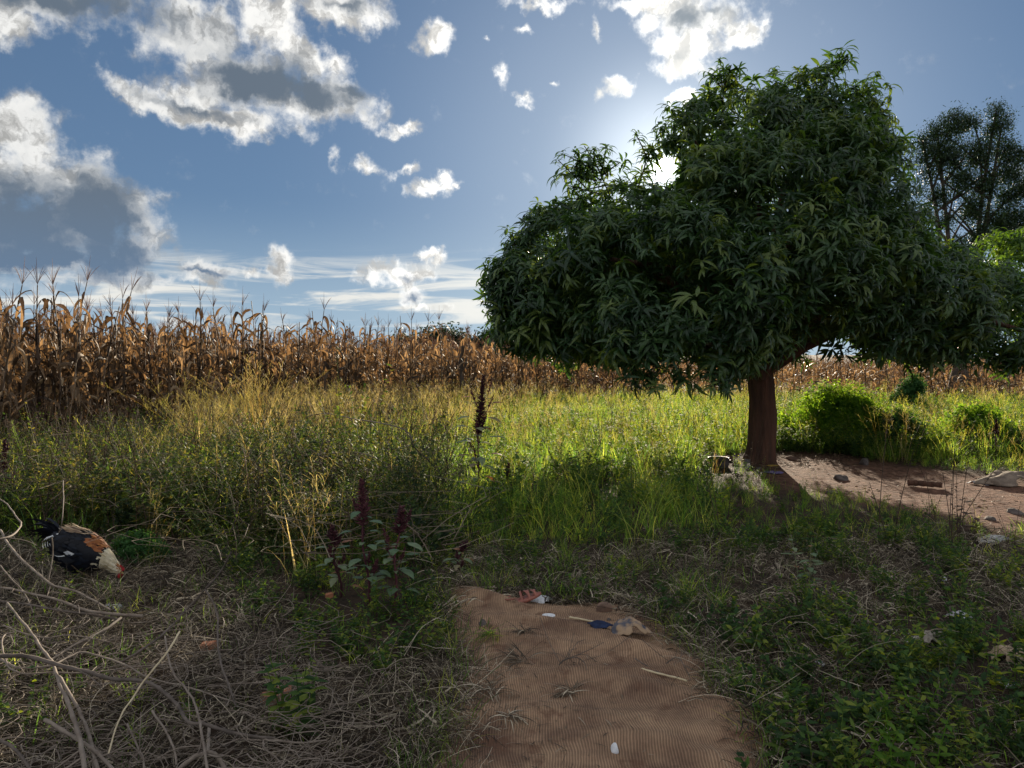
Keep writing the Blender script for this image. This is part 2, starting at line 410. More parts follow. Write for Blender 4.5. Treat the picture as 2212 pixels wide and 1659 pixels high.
M_twig = solid('grey_twig', (.25, .205, .165), (.15, .115, .09), rough=.8, scale=14, bump=.5, bdist=.004)
M_twig2 = solid('dark_twig', (.15, .12, .10), (.07, .055, .045), rough=.85, scale=14, bump=.5, bdist=.004)
M_reed = solid('pale_reed', (.62, .52, .34), (.42, .33, .2), rough=.6, scale=10, bump=.2, bdist=.002)
M_brick = solid('brick', (.50, .21, .11), (.36, .15, .085), rough=.9, scale=25, bump=.6)
M_stone = solid('stone', (.24, .15, .11), (.12, .08, .06), rough=.9, scale=12, bump=.7)
M_gstone = solid('grey_stone', (.16, .13, .12), (.06, .05, .045), rough=.9, scale=12, bump=.7)
M_white = solid('white_scrap', (.75, .76, .78), (.55, .56, .58), rough=.6, scale=20, bump=.3)
M_film = solid('dusty_plastic', (.50, .51, .53), (.28, .27, .27), rough=.3, scale=16, bump=.4, spec=.6)

# ------------------------------------------------------------------ ground
MAT_L = [(880, 1790), (932, 1659), (948, 1587), (975, 1530), (982, 1460), (978, 1397), (966, 1333), (972, 1278)]
MAT_R = [(1690, 1790), (1661, 1659), (1650, 1587), (1622, 1540), (1578, 1510), (1546, 1466), (1530, 1425), (1494, 1398), (1442, 1359), (1372, 1322)]
MAT_POLY = MAT_L + MAT_R[::-1]
DIRT = [(1640, 998), (1665, 985), (1700, 972), (1790, 982), (1950, 1003), (2080, 1028), (2300, 1045), (3200, 1060), (3200, 1260),
        (2350, 1185), (2150, 1145), (2000, 1105), (1850, 1080), (1700, 1056), (1650, 1030)]
POT = [(1500, 985), (1640, 985), (1650, 1022), (1600, 1048), (1500, 1040)]
def ground_z(x, y):
    r = np.hypot(x, y)
    return (.025 * fbm(x, y, .55) + .012 * fbm(x, y, 2.2, 1)) * np.clip(r / 6, .5, 1.5) * np.clip((60 - r) / 20, 0, 1)

def build_ground():
    xs = np.concatenate([-np.geomspace(30, 900, 14)[::-1], np.linspace(-24, 24, 320), np.geomspace(30, 900, 14)])
    ys = np.concatenate([-np.geomspace(8, 900, 12)[::-1], np.linspace(-4, 30, 260), np.geomspace(33, 1500, 18)])
    X, Y = np.meshgrid(xs, ys); Z = ground_z(X, Y)
    nx, ny = len(xs), len(ys)
    i, j = np.meshgrid(np.arange(ny - 1), np.arange(nx - 1), indexing='ij')
    Fq = np.stack([i * nx + j, i * nx + j + 1, (i + 1) * nx + j + 1, (i + 1) * nx + j], -1).reshape(-1, 4)
    px, py = pix(X, np.maximum(Y, .5))
    jx = px + 40 * fbm(X, Y, 1.6, 2); jy = py + 14 * fbm(X, Y, 2.4, 3)
    bare = (inpoly(jx, jy, DIRT) & (Y > 1)).astype(float)
    for _ in range(3): bare[1:-1, 1:-1] = (bare[1:-1, 1:-1] * 2 + bare[:-2, 1:-1] + bare[2:, 1:-1] + bare[1:-1, :-2] + bare[1:-1, 2:]) / 6
    g = Geo(); g.add(np.stack([X, Y, Z], -1).reshape(-1, 3), Fq, bare.ravel())
    m = mat('soil'); L = m.node_tree.links
    tc = add(m, 'ShaderNodeTexCoord')
    def nz(s, d=6, r=.6):
        n = add(m, 'ShaderNodeTexNoise'); n.inputs['Scale'].default_value = s; n.inputs['Detail'].default_value = d; n.inputs['Roughness'].default_value = r
        L.new(tc.outputs['Object'], n.inputs['Vector']); return n
    def ramp(n, c1, c2, a=.35, b=.65):
        r = add(m, 'ShaderNodeValToRGB'); r.color_ramp.elements[0].position = a; r.color_ramp.elements[1].position = b
        r.color_ramp.elements[0].color = (*c1, 1); r.color_ramp.elements[1].color = (*c2, 1); L.new(n.outputs['Fac'], r.inputs[0]); return r
    dirt = ramp(nz(9, 12, .75), (.075, .036, .025), (.225, .118, .076), .38, .62)
    soil = ramp(nz(4, 8, .7), (.028, .022, .016), (.075, .048, .033))
    at = add(m, 'ShaderNodeAttribute', attribute_name='var')
    mx = add(m, 'ShaderNodeMix', data_type='RGBA'); L.new(at.outputs['Fac'], mx.inputs[0]); L.new(soil.outputs[0], mx.inputs[6]); L.new(dirt.outputs[0], mx.inputs[7])
    pr = add(m, 'ShaderNodeBsdfPrincipled'); pr.inputs['Roughness'].default_value = .95; pr.inputs['Specular IOR Level'].default_value = .15
    L.new(mx.outputs[2], pr.inputs['Base Color'])
    b1 = add(m, 'ShaderNodeBump'); b1.inputs['Strength'].default_value = 1.0; b1.inputs['Distance'].default_value = .05; L.new(nz(16, 8, .6).outputs['Fac'], b1.inputs['Height'])
    L.new(b1.outputs[0], pr.inputs['Normal'])
    out = add(m, 'ShaderNodeOutputMaterial'); L.new(pr.outputs[0], out.inputs[0])
    g.build('ground', m, kind='structure')
build_ground()

# ------------------------------------------------------------------ scatter (stuff that nobody could count)
def scatter(name, protos, mats, pts, rot, scl, label, cat):
    pc = bpy.data.collections.new(name + '_source')
    for k, g in enumerate(protos):
        o = g.build('%s_source_%02d' % (name, k), mats, link=False); pc.objects.link(o)
    n = len(pts); me = bpy.data.meshes.new(name); me.vertices.add(n)
    me.vertices.foreach_set('co', np.asarray(pts, np.float32).ravel())
    a = me.attributes.new('rot', 'FLOAT_VECTOR', 'POINT'); a.data.foreach_set('vector', np.asarray(rot, np.float32).ravel())
    a = me.attributes.new('scl', 'FLOAT', 'POINT'); a.data.foreach_set('value', np.asarray(scl, np.float32))
    a = me.attributes.new('idx', 'INT', 'POINT'); a.data.foreach_set('value', rng.integers(0, len(protos), n).astype(np.int32))
    o = bpy.data.objects.new(name, me); C.objects.link(o); tag(o, label, cat, kind='stuff')
    ng = bpy.data.node_groups.new(name, 'GeometryNodeTree')
    ng.interface.new_socket('Geometry', in_out='INPUT', socket_type='NodeSocketGeometry')
    ng.interface.new_socket('Geometry', in_out='OUTPUT', socket_type='NodeSocketGeometry')
    N = ng.nodes; L = ng.links
    gi = N.new('NodeGroupInput'); go = N.new('NodeGroupOutput'); ip = N.new('GeometryNodeInstanceOnPoints'); ci = N.new('GeometryNodeCollectionInfo')
    ci.inputs['Collection'].default_value = pc; ci.inputs['Separate Children'].default_value = True; ci.inputs['Reset Children'].default_value = True
    def attr(nm, t):
        q = N.new('GeometryNodeInputNamedAttribute'); q.data_type = t; q.inputs['Name'].default_value = nm; return q.outputs['Attribute']
    e = N.new('FunctionNodeEulerToRotation'); L.new(attr('rot', 'FLOAT_VECTOR'), e.inputs[0])
    L.new(gi.outputs[0], ip.inputs['Points']); L.new(ci.outputs[0], ip.inputs['Instance']); ip.inputs['Pick Instance'].default_value = True
    L.new(attr('idx', 'INT'), ip.inputs['Instance Index']); L.new(e.outputs[0], ip.inputs['Rotation']); L.new(attr('scl', 'FLOAT'), ip.inputs['Scale'])
    L.new(ip.outputs[0], go.inputs[0])
    md = o.modifiers.new('scatter', 'NODES'); md.node_group = ng
    return o
def sample(n, y0, y1, dens, wide=1.15, seedk=0):
    """random ground points between the distances y0 and y1; dens(px, py, x, y) is the chance of keeping one"""
    y = np.sqrt(rng.uniform(y0 ** 2, y1 ** 2, n)); hw = y * .666 * wide + .4
    x = rng.uniform(-1, 1, n) * hw
    px, py = pix(x, y); px = px + 30 * fbm(x, y, 1.5, 1); py = py + 10 * fbm(x, y, 1.9, 2) * np.clip(6 / y, .3, 1.5)
    k = (rng.uniform(0, 1, n) < dens(px, py, x, y)) & ~(cleared(*pix(x, y)) & (rng.random(n) < .85)); x, y = x[k], y[k]
    return np.stack([x, y, ground_z(x, y) - .01], -1)
def rots(n, tilt=.15): return np.stack([rng.normal(0, tilt, n), rng.normal(0, tilt, n), rng.uniform(0, 6.283, n)], -1)

def grass_proto(nb, h, w, spread, lean=.5, bend=1.0, stems=0, segs=5):
    g = Geo()
    for _ in range(nb):
        a = random.uniform(0, 6.28); r = spread * math.sqrt(random.random()); b = (r * math.cos(a), r * math.sin(a), 0)
        leaf(g, b, random.uniform(0, 6.28), random.uniform(1.57 - lean, 1.5), h * random.uniform(.45, 1.05), w * random.uniform(.6, 1.2),
             bend=bend * random.uniform(.3, 1.4), n=segs, fold=0, peak=.25, var=random.random() * .8)
    for _ in range(stems): seed_stem(g, (random.uniform(-spread, spread), random.uniform(-spread, spread), 0), h * random.uniform(1.1, 1.7), w * .4)
    return g
def seed_stem(g, b, h, w, panicle=True, lean=None):
    a = random.uniform(0, 6.28); ln = random.uniform(.05, .45) if lean is None else lean; n = 6
    t = np.linspace(0, 1, n)[:, None]; d = np.array([math.cos(a), math.sin(a), 0])
    path = np.array(b) + d * (ln * h * t ** 1.6) + np.array([0, 0, 1.0]) * h * (t - .12 * ln * t ** 2)
    V, Fq = tube(path, np.linspace(w * .5, w * .25, n), 3); g.add(V, Fq, .75 + .25 * random.random())
    if panicle:
        for _ in range(random.randint(10, 18)):
            u = random.uniform(.68, 1); q = path[-1] * (u - .6) / .4 + path[-3] * (1 - (u - .6) / .4)
            aa = random.uniform(0, 6.28); l = h * random.uniform(.05, .14) * (1.25 - u) * 3
            e = q + np.array([math.cos(aa) * l * .6, math.sin(aa) * l * .6, l * .5]); m_ = (q + e) / 2 + np.array([0, 0, .01])
            V, Fq = ribbon(np.array([q, m_, e]), [.0015, .0015, .004], norm(np.cross(e - q, [0, 0, 1.0]))); g.add(V, Fq, .9)
def weed_proto(h, nst, lsz, nl, spread=.07, mi=0, upright=.5):
    g = Geo()
    for _ in range(nst):
        a = random.uniform(0, 6.28); b = np.array([spread * random.uniform(-1, 1), spread * random.uniform(-1, 1), 0]); hh = h * random.uniform(.5, 1.1)
        ln = random.uniform(.1, .6); t = np.linspace(0, 1, 5)[:, None]; d = np.array([math.cos(a), math.sin(a), 0])
        path = b + d * ln * hh * t ** 1.3 + np.array([0, 0, 1.0]) * hh * t
        V, Fq = tube(path, np.linspace(.003, .0012, 5), 3); g.add(V, Fq, .5)
        for k in range(nl):
            u = random.uniform(.15, 1); i = min(int(u * 4), 3); q = path[i] + (path[i + 1] - path[i]) * (u * 4 - i)
            leaf(g, q, random.uniform(0, 6.28), random.uniform(.0, .9), lsz * random.uniform(.6, 1.25), lsz * .5 * random.uniform(.7, 1.2), bend=random.uniform(.2, 1.1), n=4, fold=.1, peak=.38,
                 roll=random.uniform(-.5, .5))
    return g
def straw_proto(n, L0, w, hgt):
    g = Geo()
    for _ in range(n):
        a = random.uniform(0, 6.28); l = L0 * random.uniform(.3, 1.1); k = 6
        c = np.array([random.uniform(-.12, .12), random.uniform(-.12, .12), random.uniform(.0, hgt)])
        cur = random.uniform(-1.3, 1.3) * (1 + (random.random() < .15)); pts = [c]; el = random.uniform(-.1, .7); de = random.uniform(-.5, .1)
        for _i in range(k - 1):
            pts.append(pts[-1] + l / (k - 1) * np.array([math.cos(a) * math.cos(el), math.sin(a) * math.cos(el), math.sin(el)])); a += .6 * cur / k + random.uniform(-.22, .22) + (random.choice((-1, 1)) if random.random() < .14 else 0); el += de
        pts = np.array(pts); pts[:, 2] = np.maximum(pts[:, 2], .002)
        T = norm(pts[-1] - pts[0]); tw = random.uniform(0, 3.1)
        side = norm(np.cross(T, [0, 0, 1.0])) * math.cos(tw) + np.array([0, 0, 1.0]) * math.sin(tw)
        V, Fq = ribbon(pts, np.full(k, w) * np.linspace(1, .5, k), side); g.add(V, Fq, random.random())
    return g

def S(v, a, b): return np.clip((v - a) / (b - a), 0, 1)
CLEAR = [(2008, 1392, 58, 34), (1897, 1390, 38, 20), (1773, 1438, 24, 16), (2072, 1330, 42, 22), (2180, 1424, 55, 34), (2037, 1252, 24, 16), (2175, 1478, 26, 16), (1140, 1308, 60, 24), (598, 1508, 26, 16), (448, 1394, 20, 12)]
def cleared(px, py):
    r = np.zeros(np.shape(px), bool)
    for a, b, rx, ry in CLEAR: r |= ((px - a) / rx) ** 2 + ((py - b) / ry) ** 2 < 1
    return r
def not_bare(px, py): return ~(inpoly(px, py, DIRT) | inpoly(px, py, MAT_POLY)) * np.where(inpoly(px, py, POT), .12, 1)

def d_green(px, py, x, y):      # tall green grass: the wide band behind the mat, under the tree, up to the maize
    c = S(px, 430, 800) * S(py, 1300, 1230) * (.55 + .45 * fbm(x, y, 1.3))
    c = np.where(py < 1010, .55 * S(px, 250, 900) + .3, c)
    c = np.where((py > 1170) & (px > 1450), .32 + .45 * (fbm(x, y, 1.5, 3) > .0), c)
    c = np.where((py > 1300) & (px < 1450), .05, c)
    c = np.where((px < 560) & (py > 1000), .22 * S(py, 1230, 1150), c)
    c = np.where((px > 1700) & (py < 985), .7, c)
    c = np.where((px < 480) & (py < 1000), c * .15, c)
    return c * not_bare(px, py)
def d_dry(px, py, x, y):
    c = S(px, 1250, 450) * S(py, 1010, 940) + .08
    c = np.where(py > 1040, .05 * (px < 900), c)
    return c * (.6 + .6 * fbm(x, y, 1.0, 2)) * np.where((px < 420) & (py < 1010), .25, 1) * not_bare(px, py)
def d_weed(px, py, x, y):
    c = .25 * (py < 1230) * (px < 950) + .2 * (py < 1300) * (px >= 950)
    c = np.where((px > 1640) & (py < 985), .8, c)
    c = np.where((px > 1590) & (py > 1440), 1.0, c)
    c = np.where((px > 1440) & (py > 1150) & (py <= 1440), .12 + .45 * (fbm(x, y, 1.7, 1) > .0), c)
    c = np.where(inpoly(px, py, [(540, 1225), (960, 1170), (985, 1330), (945, 1440), (700, 1470), (590, 1390)]), 1, c)
    c = np.where((px < 640) & (py > 1230), .04 + .4 * (fbm(x, y, 1.9, 2) > .42), c)
    c = np.where((px > 480) & (px < 960) & (py > 1180) & (py < 1330), .4, c)
    return c * not_bare(px, py)
STRAW = [(-700, 1130), (150, 1170), (420, 1195), (560, 1235), (620, 1320), (700, 1440), (960, 1430), (1110, 1440), (1100, 1500), (960, 1560), (930, 1900), (-900, 1900)]
def d_straw(px, py, x, y):
    c = inpoly(px, py, STRAW) * (.45 + .75 * (fbm(x, y, 5.5, 2) > -.15))
    c = np.where((px > 930) & (py > 1190) & (py < 1320) & ~inpoly(px, py, MAT_POLY), .7, c)
    c = np.where((px > 1400) & (py > 1150), .5, c)
    return c * ~inpoly(px, py, DIRT) * np.where(inpoly(px, py, MAT_POLY), np.where((px < 1130) & (py > 1410), .25, .015), 1)

gp = [grass_proto(random.randint(13, 18), .52, .009, .09, stems=0) for _ in range(7)] + [grass_proto(14, .46, .008, .08, stems=2) for _ in range(2)]
pts = sample(26000, 4.2, 25, d_green)
pxs, pys = pix(pts[:, 0], pts[:, 1])
sc = rng.uniform(.55, 1.15, len(pts)) * np.where((pys > 1180), .55, 1) * np.where((pys < 1010), .85, 1) * np.where((pxs < 760) & (pys < 1010), .55, 1) * np.where((pxs > 1560) & (pys > 1000), .5, 1)
sc *= .72 + .42 * np.clip(fbm(pts[:, 0], pts[:, 1], 1.6, 3) + .5, 0, 1.3)
scatter('grass', gp, M_grass, pts, rots(len(pts)), sc, 'tall green grass growing over the ground around the tree and up to the maize', 'grass')

gp = [grass_proto(7, .5, .006, .1, stems=6) for _ in range(6)]
pts = sample(15000, 5, 24, d_dry)
scatter('dry_grass', gp, M_dry, pts, rots(len(pts)), rng.uniform(.55, 1.15, len(pts)) * np.where(pix(pts[:, 0], pts[:, 1])[0] < 350, .7, 1), 'thin straw coloured seeding grass in front of the maize', 'grass')

gp = [weed_proto(.28, 6, .045, 16) for _ in range(6)] + [weed_proto(.22, 7, .03, 18) for _ in range(2)]
pts = sample(26000, 2.5, 22, d_weed)
pxs, pys = pix(pts[:, 0], pts[:, 1])
sc = rng.uniform(.5, 1.1, len(pts)) * np.where(pys < 1150, np.where((pxs > 1560) & (pys > 1000), .6, 1.35), np.where((pxs < 1000), .75, .85))
scatter('weed_cover', gp, M_weed, pts, rots(len(pts)), sc, 'low leafy green weeds covering the ground between the grass', 'weeds')

gp = [weed_proto(.6, 3, .02, 10, spread=.05) for _ in range(5)]
pts = sample(6000, 5, 16, lambda px, py, x, y: ((px < 980) & (py < 1180)) * (.5 + .5 * fbm(x, y, 1.4, 2)) * .95 + .03 * not_bare(px, py))
scatter('dead_weeds', gp, M_deadstem, pts, rots(len(pts)), rng.uniform(.7, 1.75, len(pts)), 'dark dead weed stalks standing among the grass on the left', 'weeds')

gp = [straw_proto(50, .16, .0028, .05) for _ in range(5)] + [straw_proto(30, .09, .008, .04) for _ in range(3)] + [straw_proto(34, .28, .0024, .09) for _ in range(2)] + [grass_proto(26, .20, .0035, .02, lean=1.5, bend=1.6) for _ in range(3)]
pts = sample(15000, 2.3, 9, d_straw, wide=1.25)
def mat_rim(n, w, lo=0.0, top=True):
    A = smooth_path([[*G(*p)[:2], 0] for p in MAT_L], 60)[::-1]; B = smooth_path([[*G(*p)[:2], 0] for p in MAT_R], 60)[::-1]
    E = np.concatenate([A[::-1], np.linspace(A[0], B[0], 30) + [0, .05, 0], B]); i = rng.integers(0, len(E), n); q = E[i] + rng.normal(0, w, (n, 3)) * [1, 1, 0]
    q[:, 2] = ground_z(q[:, 0], q[:, 1]) + .015; qx, qy = pix(q[:, 0], q[:, 1]); return q[~cleared(qx, qy)]
pts[:, 2] += .055 * np.clip(fbm(pts[:, 0], pts[:, 1], 5.5, 2), 0, 1.2) * rng.uniform(.3, 1, len(pts))
pts = np.concatenate([pts, mat_rim(200, .045)])
scatter('straw_litter', gp, M_straw, pts, rots(len(pts), .25), rng.uniform(.5, 1.25, len(pts)), 'grey brown dead straw and cut grass matted over the ground', 'straw')

def d_scrub(px, py, x, y):
    c = S(px, 1010, 850) * S(py, 1250, 1200) * S(py, 985, 1020) * (.95 + .8 * fbm(x, y, 1.8, 3))
    return np.where((px < 470) & (py > 1130), c * S(py, 1185, 1150), c) * not_bare(px, py)
gp = [weed_proto(.78, 7, .034, 30, spread=.12) for _ in range(5)] + [weed_proto(.6, 6, .05, 24, spread=.1) for _ in range(3)]
pts = sample(4400, 5.0, 11, d_scrub)
p2 = sample(2200, 5.4, 9, lambda px, py, x, y: (px > 300) * (px < 930) * (py > 1050) * (py < 1205) * (fbm(x, y, 2.6, 1) > .05) * .5)
n1 = len(pts); pts = np.concatenate([pts, p2])
scatter('tall_weeds', gp, foliage_mat('scrub_leaf', [(.016, .03, .016), (.032, .06, .022), (.07, .10, .028), (.14, .12, .05)], trans=.38, tcol=(1.3, 1.2, .4), rough=.6, spec=.12, boost=2.4),
        pts, rots(len(pts), .25), np.where(np.arange(len(pts)) >= n1, 1.35, 1.0) * rng.uniform(.5, 1.1, len(pts)) * (.85 + .55 * np.clip(fbm(pts[:, 0], pts[:, 1], 2.3, 4), -.8, 1.2)), 'tangle of tall dark green weeds between the rooster and the grass', 'weeds')

g = Geo()
for _ in range(330):
    a, b = random.uniform(-60, 980), random.uniform(1000, 1215)
    if a < 420 and b > 1085: b -= 110
    c = G(a, b, random.uniform(.0, .35)); az = random.uniform(0, 6.28); l = random.uniform(.3, 1.0); el = random.uniform(.1, 1.3)
    q = [c + l * u * np.array([math.cos(az + .8 * u * k) * math.cos(el), math.sin(az + .8 * u * k) * math.cos(el), math.sin(el) * (1 - .5 * u)]) for k, u in enumerate((0, .35, .7, 1))]
    g.add(*tube(smooth_path(q, 8), np.linspace(random.uniform(.002, .004), .0012, 8), 4), random.random())
g.build('dead_twigs', foliage_mat('dead_twig', [(.05, .035, .025), (.12, .09, .06), (.25, .20, .14)], trans=0, rough=.8), label='crossing dead brown twigs tangled through the weeds at left', cat='twigs', kind='stuff')

# short grass and seedlings poking through the straw
gp = [grass_proto(9, .2, .005, .05, lean=.9) for _ in range(5)]
pts = sample(5000, 2.4, 8, lambda px, py, x, y: (.22 + .6 * (fbm(x, y, 1.8, 4) > .25)) * (py > 1150) * not_bare(px, py), wide=1.25)
pts = np.concatenate([pts, mat_rim(130, .05)])
scatter('short_grass', gp, M_grass, pts, rots(len(pts)), rng.uniform(.5, 1.1, len(pts)), 'short green grass coming up through the straw', 'grass')

# clods and leaf litter on the bare earth
def clod_proto():
    import bmesh
    bm = bmesh.new(); bmesh.ops.create_icosphere(bm, subdivisions=1, radius=1)
    V = np.array([v.co[:] for v in bm.verts]) * rng.uniform(.6, 1.2, (len(bm.verts), 1)) * np.array([1, .8, .5]) * .02
    Fq = np.array([[v.index for v in f.verts] for f in bm.faces]); bm.free(); return Geo().add(V, Fq, random.random())
M_clod = solid('earth_clod', (.17, .088, .06), (.09, .048, .035), rough=.95)
pts = sample(26000, 6, 13, lambda px, py, x, y: inpoly(px, py, DIRT) * .6, wide=1.2)
scatter('earth_clods', [clod_proto() for _ in range(5)], M_clod, pts, rots(len(pts)), rng.uniform(.25, 1.1, len(pts)) ** 1.8, 'small clods and grit on the bare red earth', 'earth')
pts = sample(9000, 6, 14, lambda px, py, x, y: inpoly(px, py, DIRT) * (.10 + .9 * (py < 1008)) + inpoly(px, py, POT) * .6 + (inpoly(px, py + 60, DIRT) & ~inpoly(px, py, DIRT)) * .4, wide=1.2)
gp = [Geo() for _ in range(4)]
for g in gp:
    for _ in range(5): leaf(g, (random.uniform(-.15, .15), random.uniform(-.15, .15), .012), random.uniform(0, 6.28), random.uniform(.1, .5), random.uniform(.04, .09), .022, bend=1.1, n=4, fold=.25, roll=random.uniform(-.6, .6))
scatter('fallen_leaves', gp, foliage_mat('fallen_leaf', [(.07, .04, .025), (.14, .085, .05), (.24, .16, .10)], trans=.1, rough=.7), pts, rots(len(pts)), rng.uniform(.6, 1.1, len(pts)), 'dry fallen mango leaves strewn on the bare earth', 'leaves')

# ------------------------------------------------------------------ maize
def maize_proto(h, tassel=True, ears=1, nleaf=12):
    g = {k: Geo() for k in ('stalk', 'foliage', 'tassel', 'ear')}
    n = 9; t = np.linspace(0, 1, n); a = random.uniform(0, 6.28); ln = random.uniform(0, .10)
    top = h * (.93 if tassel else 1.0)
    path = np.stack([math.cos(a) * ln * top * t ** 2, math.sin(a) * ln * top * t ** 2, top * t], -1) + np.stack([np.sin(t * 7 + a), np.cos(t * 6), 0 * t], -1) * .012
    V, Fq = tube(path, np.linspace(.017, .008, n), 5); g['stalk'].add(V, Fq, random.random())
    plane = random.uniform(0, 3.14)
    for k in range(nleaf):
        u = .10 + .84 * (k + random.random() * .6) / nleaf; i = min(int(u * (n - 1)), n - 2); q = path[i] + (path[i + 1] - path[i]) * (u * (n - 1) - i)
        az = plane + math.pi * (k % 2) + random.gauss(0, .45); L0 = random.uniform(.38, .80) * (1.1 - .4 * abs(u - .5)); m = 8
        el = random.uniform(.85, 1.4); drop = random.uniform(2.6, 5.0) if random.random() < .86 else .7
        pts = [q]; tw = random.uniform(-.3, .3); side = []; dtw = random.uniform(-.5, .5)
        brk = random.randint(0, 2)
        for s in range(m):
            d = np.array([math.cos(az) * math.cos(el), math.sin(az) * math.cos(el), math.sin(el)])
            sd = np.array([-math.sin(az), math.cos(az), 0]); up = np.cross(sd, d)
            side.append(sd * math.cos(tw) + up * math.sin(tw)); tw += dtw + random.uniform(-.25, .25)
            pts.append(pts[-1] + d * L0 / m)
            el -= drop / m * (2.8 if s == brk else .75) + random.uniform(-.15, .15); el = max(el, -1.6); az += random.uniform(-.18, .18)
        side.append(side[-1]); w = leafshape(m + 1, random.uniform(.045, .085), peak=.3); w[0] = .025
        V, Fq = ribbon(np.array(pts), w, np.array(side), .22); g['foliage'].add(V, Fq, random.random())
    # leaf sheath wraps
    for k in range(5):
        u = random.uniform(.1, .85); i = int(u * (n - 1)); V, Fq = tube(path[i:i + 2] , [.019, .012], 5); g['foliage'].add(V, Fq, random.random() * .6)
    if tassel:
        base = path[-1]; H = h * .16
        for k in range(8):
            az = random.uniform(0, 6.28); sp = 0 if k == 0 else random.uniform(.12, .42); l = H * (1 if k == 0 else random.uniform(.55, .85)); m = 5; tt = np.linspace(0, 1, m)[:, None]
            pp = base + np.array([math.cos(az), math.sin(az), 0]) * l * sp * tt ** .9 * (1 + .5 * tt) + np.array([0, 0, 1.0]) * (l * (tt - .18 * (sp > 0) * tt ** 2) + (0 if k == 0 else .02 * k / 8))
            V, Fq = tube(pp, [.003, .0042, .004, .0032, .0014], 3); g['tassel'].add(V, Fq, random.random())
    for k in range(ears):
        u = random.uniform(.38, .55); i = int(u * (n - 1)); az = random.uniform(0, 6.28); dz = random.choice([.35, -.8, -.9])
        d = norm(np.array([math.cos(az) * .6, math.sin(az) * .6, dz])); pp = path[i] + d * np.linspace(0.01, .22, 6)[:, None]
        V, Fq = tube(pp, [.012, .026, .030, .027, .018, .004], 6); g['ear'].add(V, Fq, random.random())
    return g
NP = 12
mp = [maize_proto(2.3 * random.uniform(.92, 1.06), tassel=(k % 4 != 3), ears=(1 if k % 2 == 0 else 0), nleaf=random.randint(12, 16)) for k in range(NP)]
MM = {'stalk': M_stalk, 'foliage': M_maize, 'tassel': M_tassel, 'ear': M_husk}
ex, ey = [-900, -300, 30, 130, 400, 600, 900, 1340, 1700, 2400, 3200], [8.6, 9.6, 11.3, 12.0, 14.5, 17, 19.5, 24.0, 22, 20.5, 20]
hx, hy = [0, 350, 700, 900, 1100, 1340, 1550, 3000], [1.16, 1.11, 1.03, .97, .90, .72, .60, .60]
def maize_field():
    P_ = []
    gx = np.arange(-44, 44, .74)
    for x in gx:
        for y in np.arange(8, 58, .36): P_.append((x + random.gauss(0, .1), y + random.gauss(0, .09)))
    P_ = np.array(P_); x, y = P_.T
    px = CX + F * x / y; ed = np.interp(px, ex, ey) + .9 * fbm(x, y, .8, 2)
    k = (y > ed) & (px > -420) & (px < 2700) & (rng.random(len(x)) < np.where(y - ed < 10, .93, .6)) & (rng.random(len(x)) > .35 * (px > 1300) * (y - ed < 6))
    x, y, px, dd = x[k], y[k], px[k], (y - ed)[k]
    hs = np.interp(px, hx, hy) * np.where(rng.random(len(x)) < .16, rng.uniform(.98, 1.15, len(x)), rng.uniform(.68, .92, len(x)))
    vis = (px > -30) & (px < 2242); order = np.argsort(np.where(vis, dd * 1.0 + .10 * y, 1e3))
    return x, y, px, hs, order
mx_, my_, mpx, mhs, order = maize_field()
meshes = [{k: (v.mesh('maize_' + k, MM[k]) if v.n else None) for k, v in g.items()} for g in mp]
def maize(i_proto, loc, rz, sc, tilt, label, group):
    e = empty('maize_plant', loc, 0, label=label, cat='maize plant', group=group)
    e.rotation_euler = (tilt[0], tilt[1], rz); e.scale = sc
    for k in ('stalk', 'foliage', 'tassel', 'ear'):
        if meshes[i_proto][k] is not None:
            o = bpy.data.objects.new(k, meshes[i_proto][k]); C.objects.link(o); o.parent = e
    return e
MG = 'dry maize plants in the field'
tall = [(125, 558, 12.6, 'tallest dry maize plant at the left, its open tassel highest against the clouds'), (158, 590, 13.4, 'tall leaning maize plant with a narrow tassel just right of the tallest one'),
        (430, 603, 15.5, 'maize plant with one long thin dark tassel rising alone left of centre'), (685, 630, 18.0, 'tall maize plant with a spread tassel standing over its neighbours near the centre'),
        (325, 628, 14.6, 'maize plant with a bushy feathered tassel left of the lone long tassel'), (375, 645, 15.2, 'maize plant with a short upright tassel beside the lone long tassel'),
        (268, 655, 14.2, 'maize plant with a tangled tassel over broad curled leaves at left'), (12, 625, 11.8, 'leafy maize plant cut by the left edge of the photo'),
        (890, 660, 20.0, 'thin tall maize plant with a pale tassel right of centre field'), (810, 672, 19.5, 'maize plant with slim upright tassel left of the pale tasselled one'),
        (1015, 690, 21, 'maize plant with thin tassel just left of the mango crown'), (215, 690, 13.8, 'maize plant with a small fan tassel low in the gap at left')]
for k, (px_, py_, dist, lab) in enumerate(tall):
    top = P(px_, py_, dist); b = (top[0], top[1], 0); h = top[2]; ip = [0, 1, 2, 4, 5, 6, 8, 9, 10, 0, 1, 2][k]
    V, _ = mp[ip]['tassel'].arrays(); hp = V[:, 2].max()
    maize(ip, b, random.uniform(0, 6.28), (1.0, 1.0, h / hp), (0, 0), lab, MG)
n_ind = 300 - len(tall)
for i in order[:n_ind]:
    maize(random.randrange(NP), (mx_[i], my_[i], 0), random.uniform(0, 6.28), (1.0, 1.0, mhs[i]), (random.gauss(0, .08), random.gauss(0, .08)),
          'ordinary dry brown maize plant with curled hanging leaves at the near edge of the field', MG)
rest = order[n_ind:]
joined = []
for g in mp:
    j = Geo()
    for mi, k in enumerate(('stalk', 'foliage', 'tassel', 'ear')):
        if g[k].n: j.merge(g[k], mi=mi)
    joined.append(j)
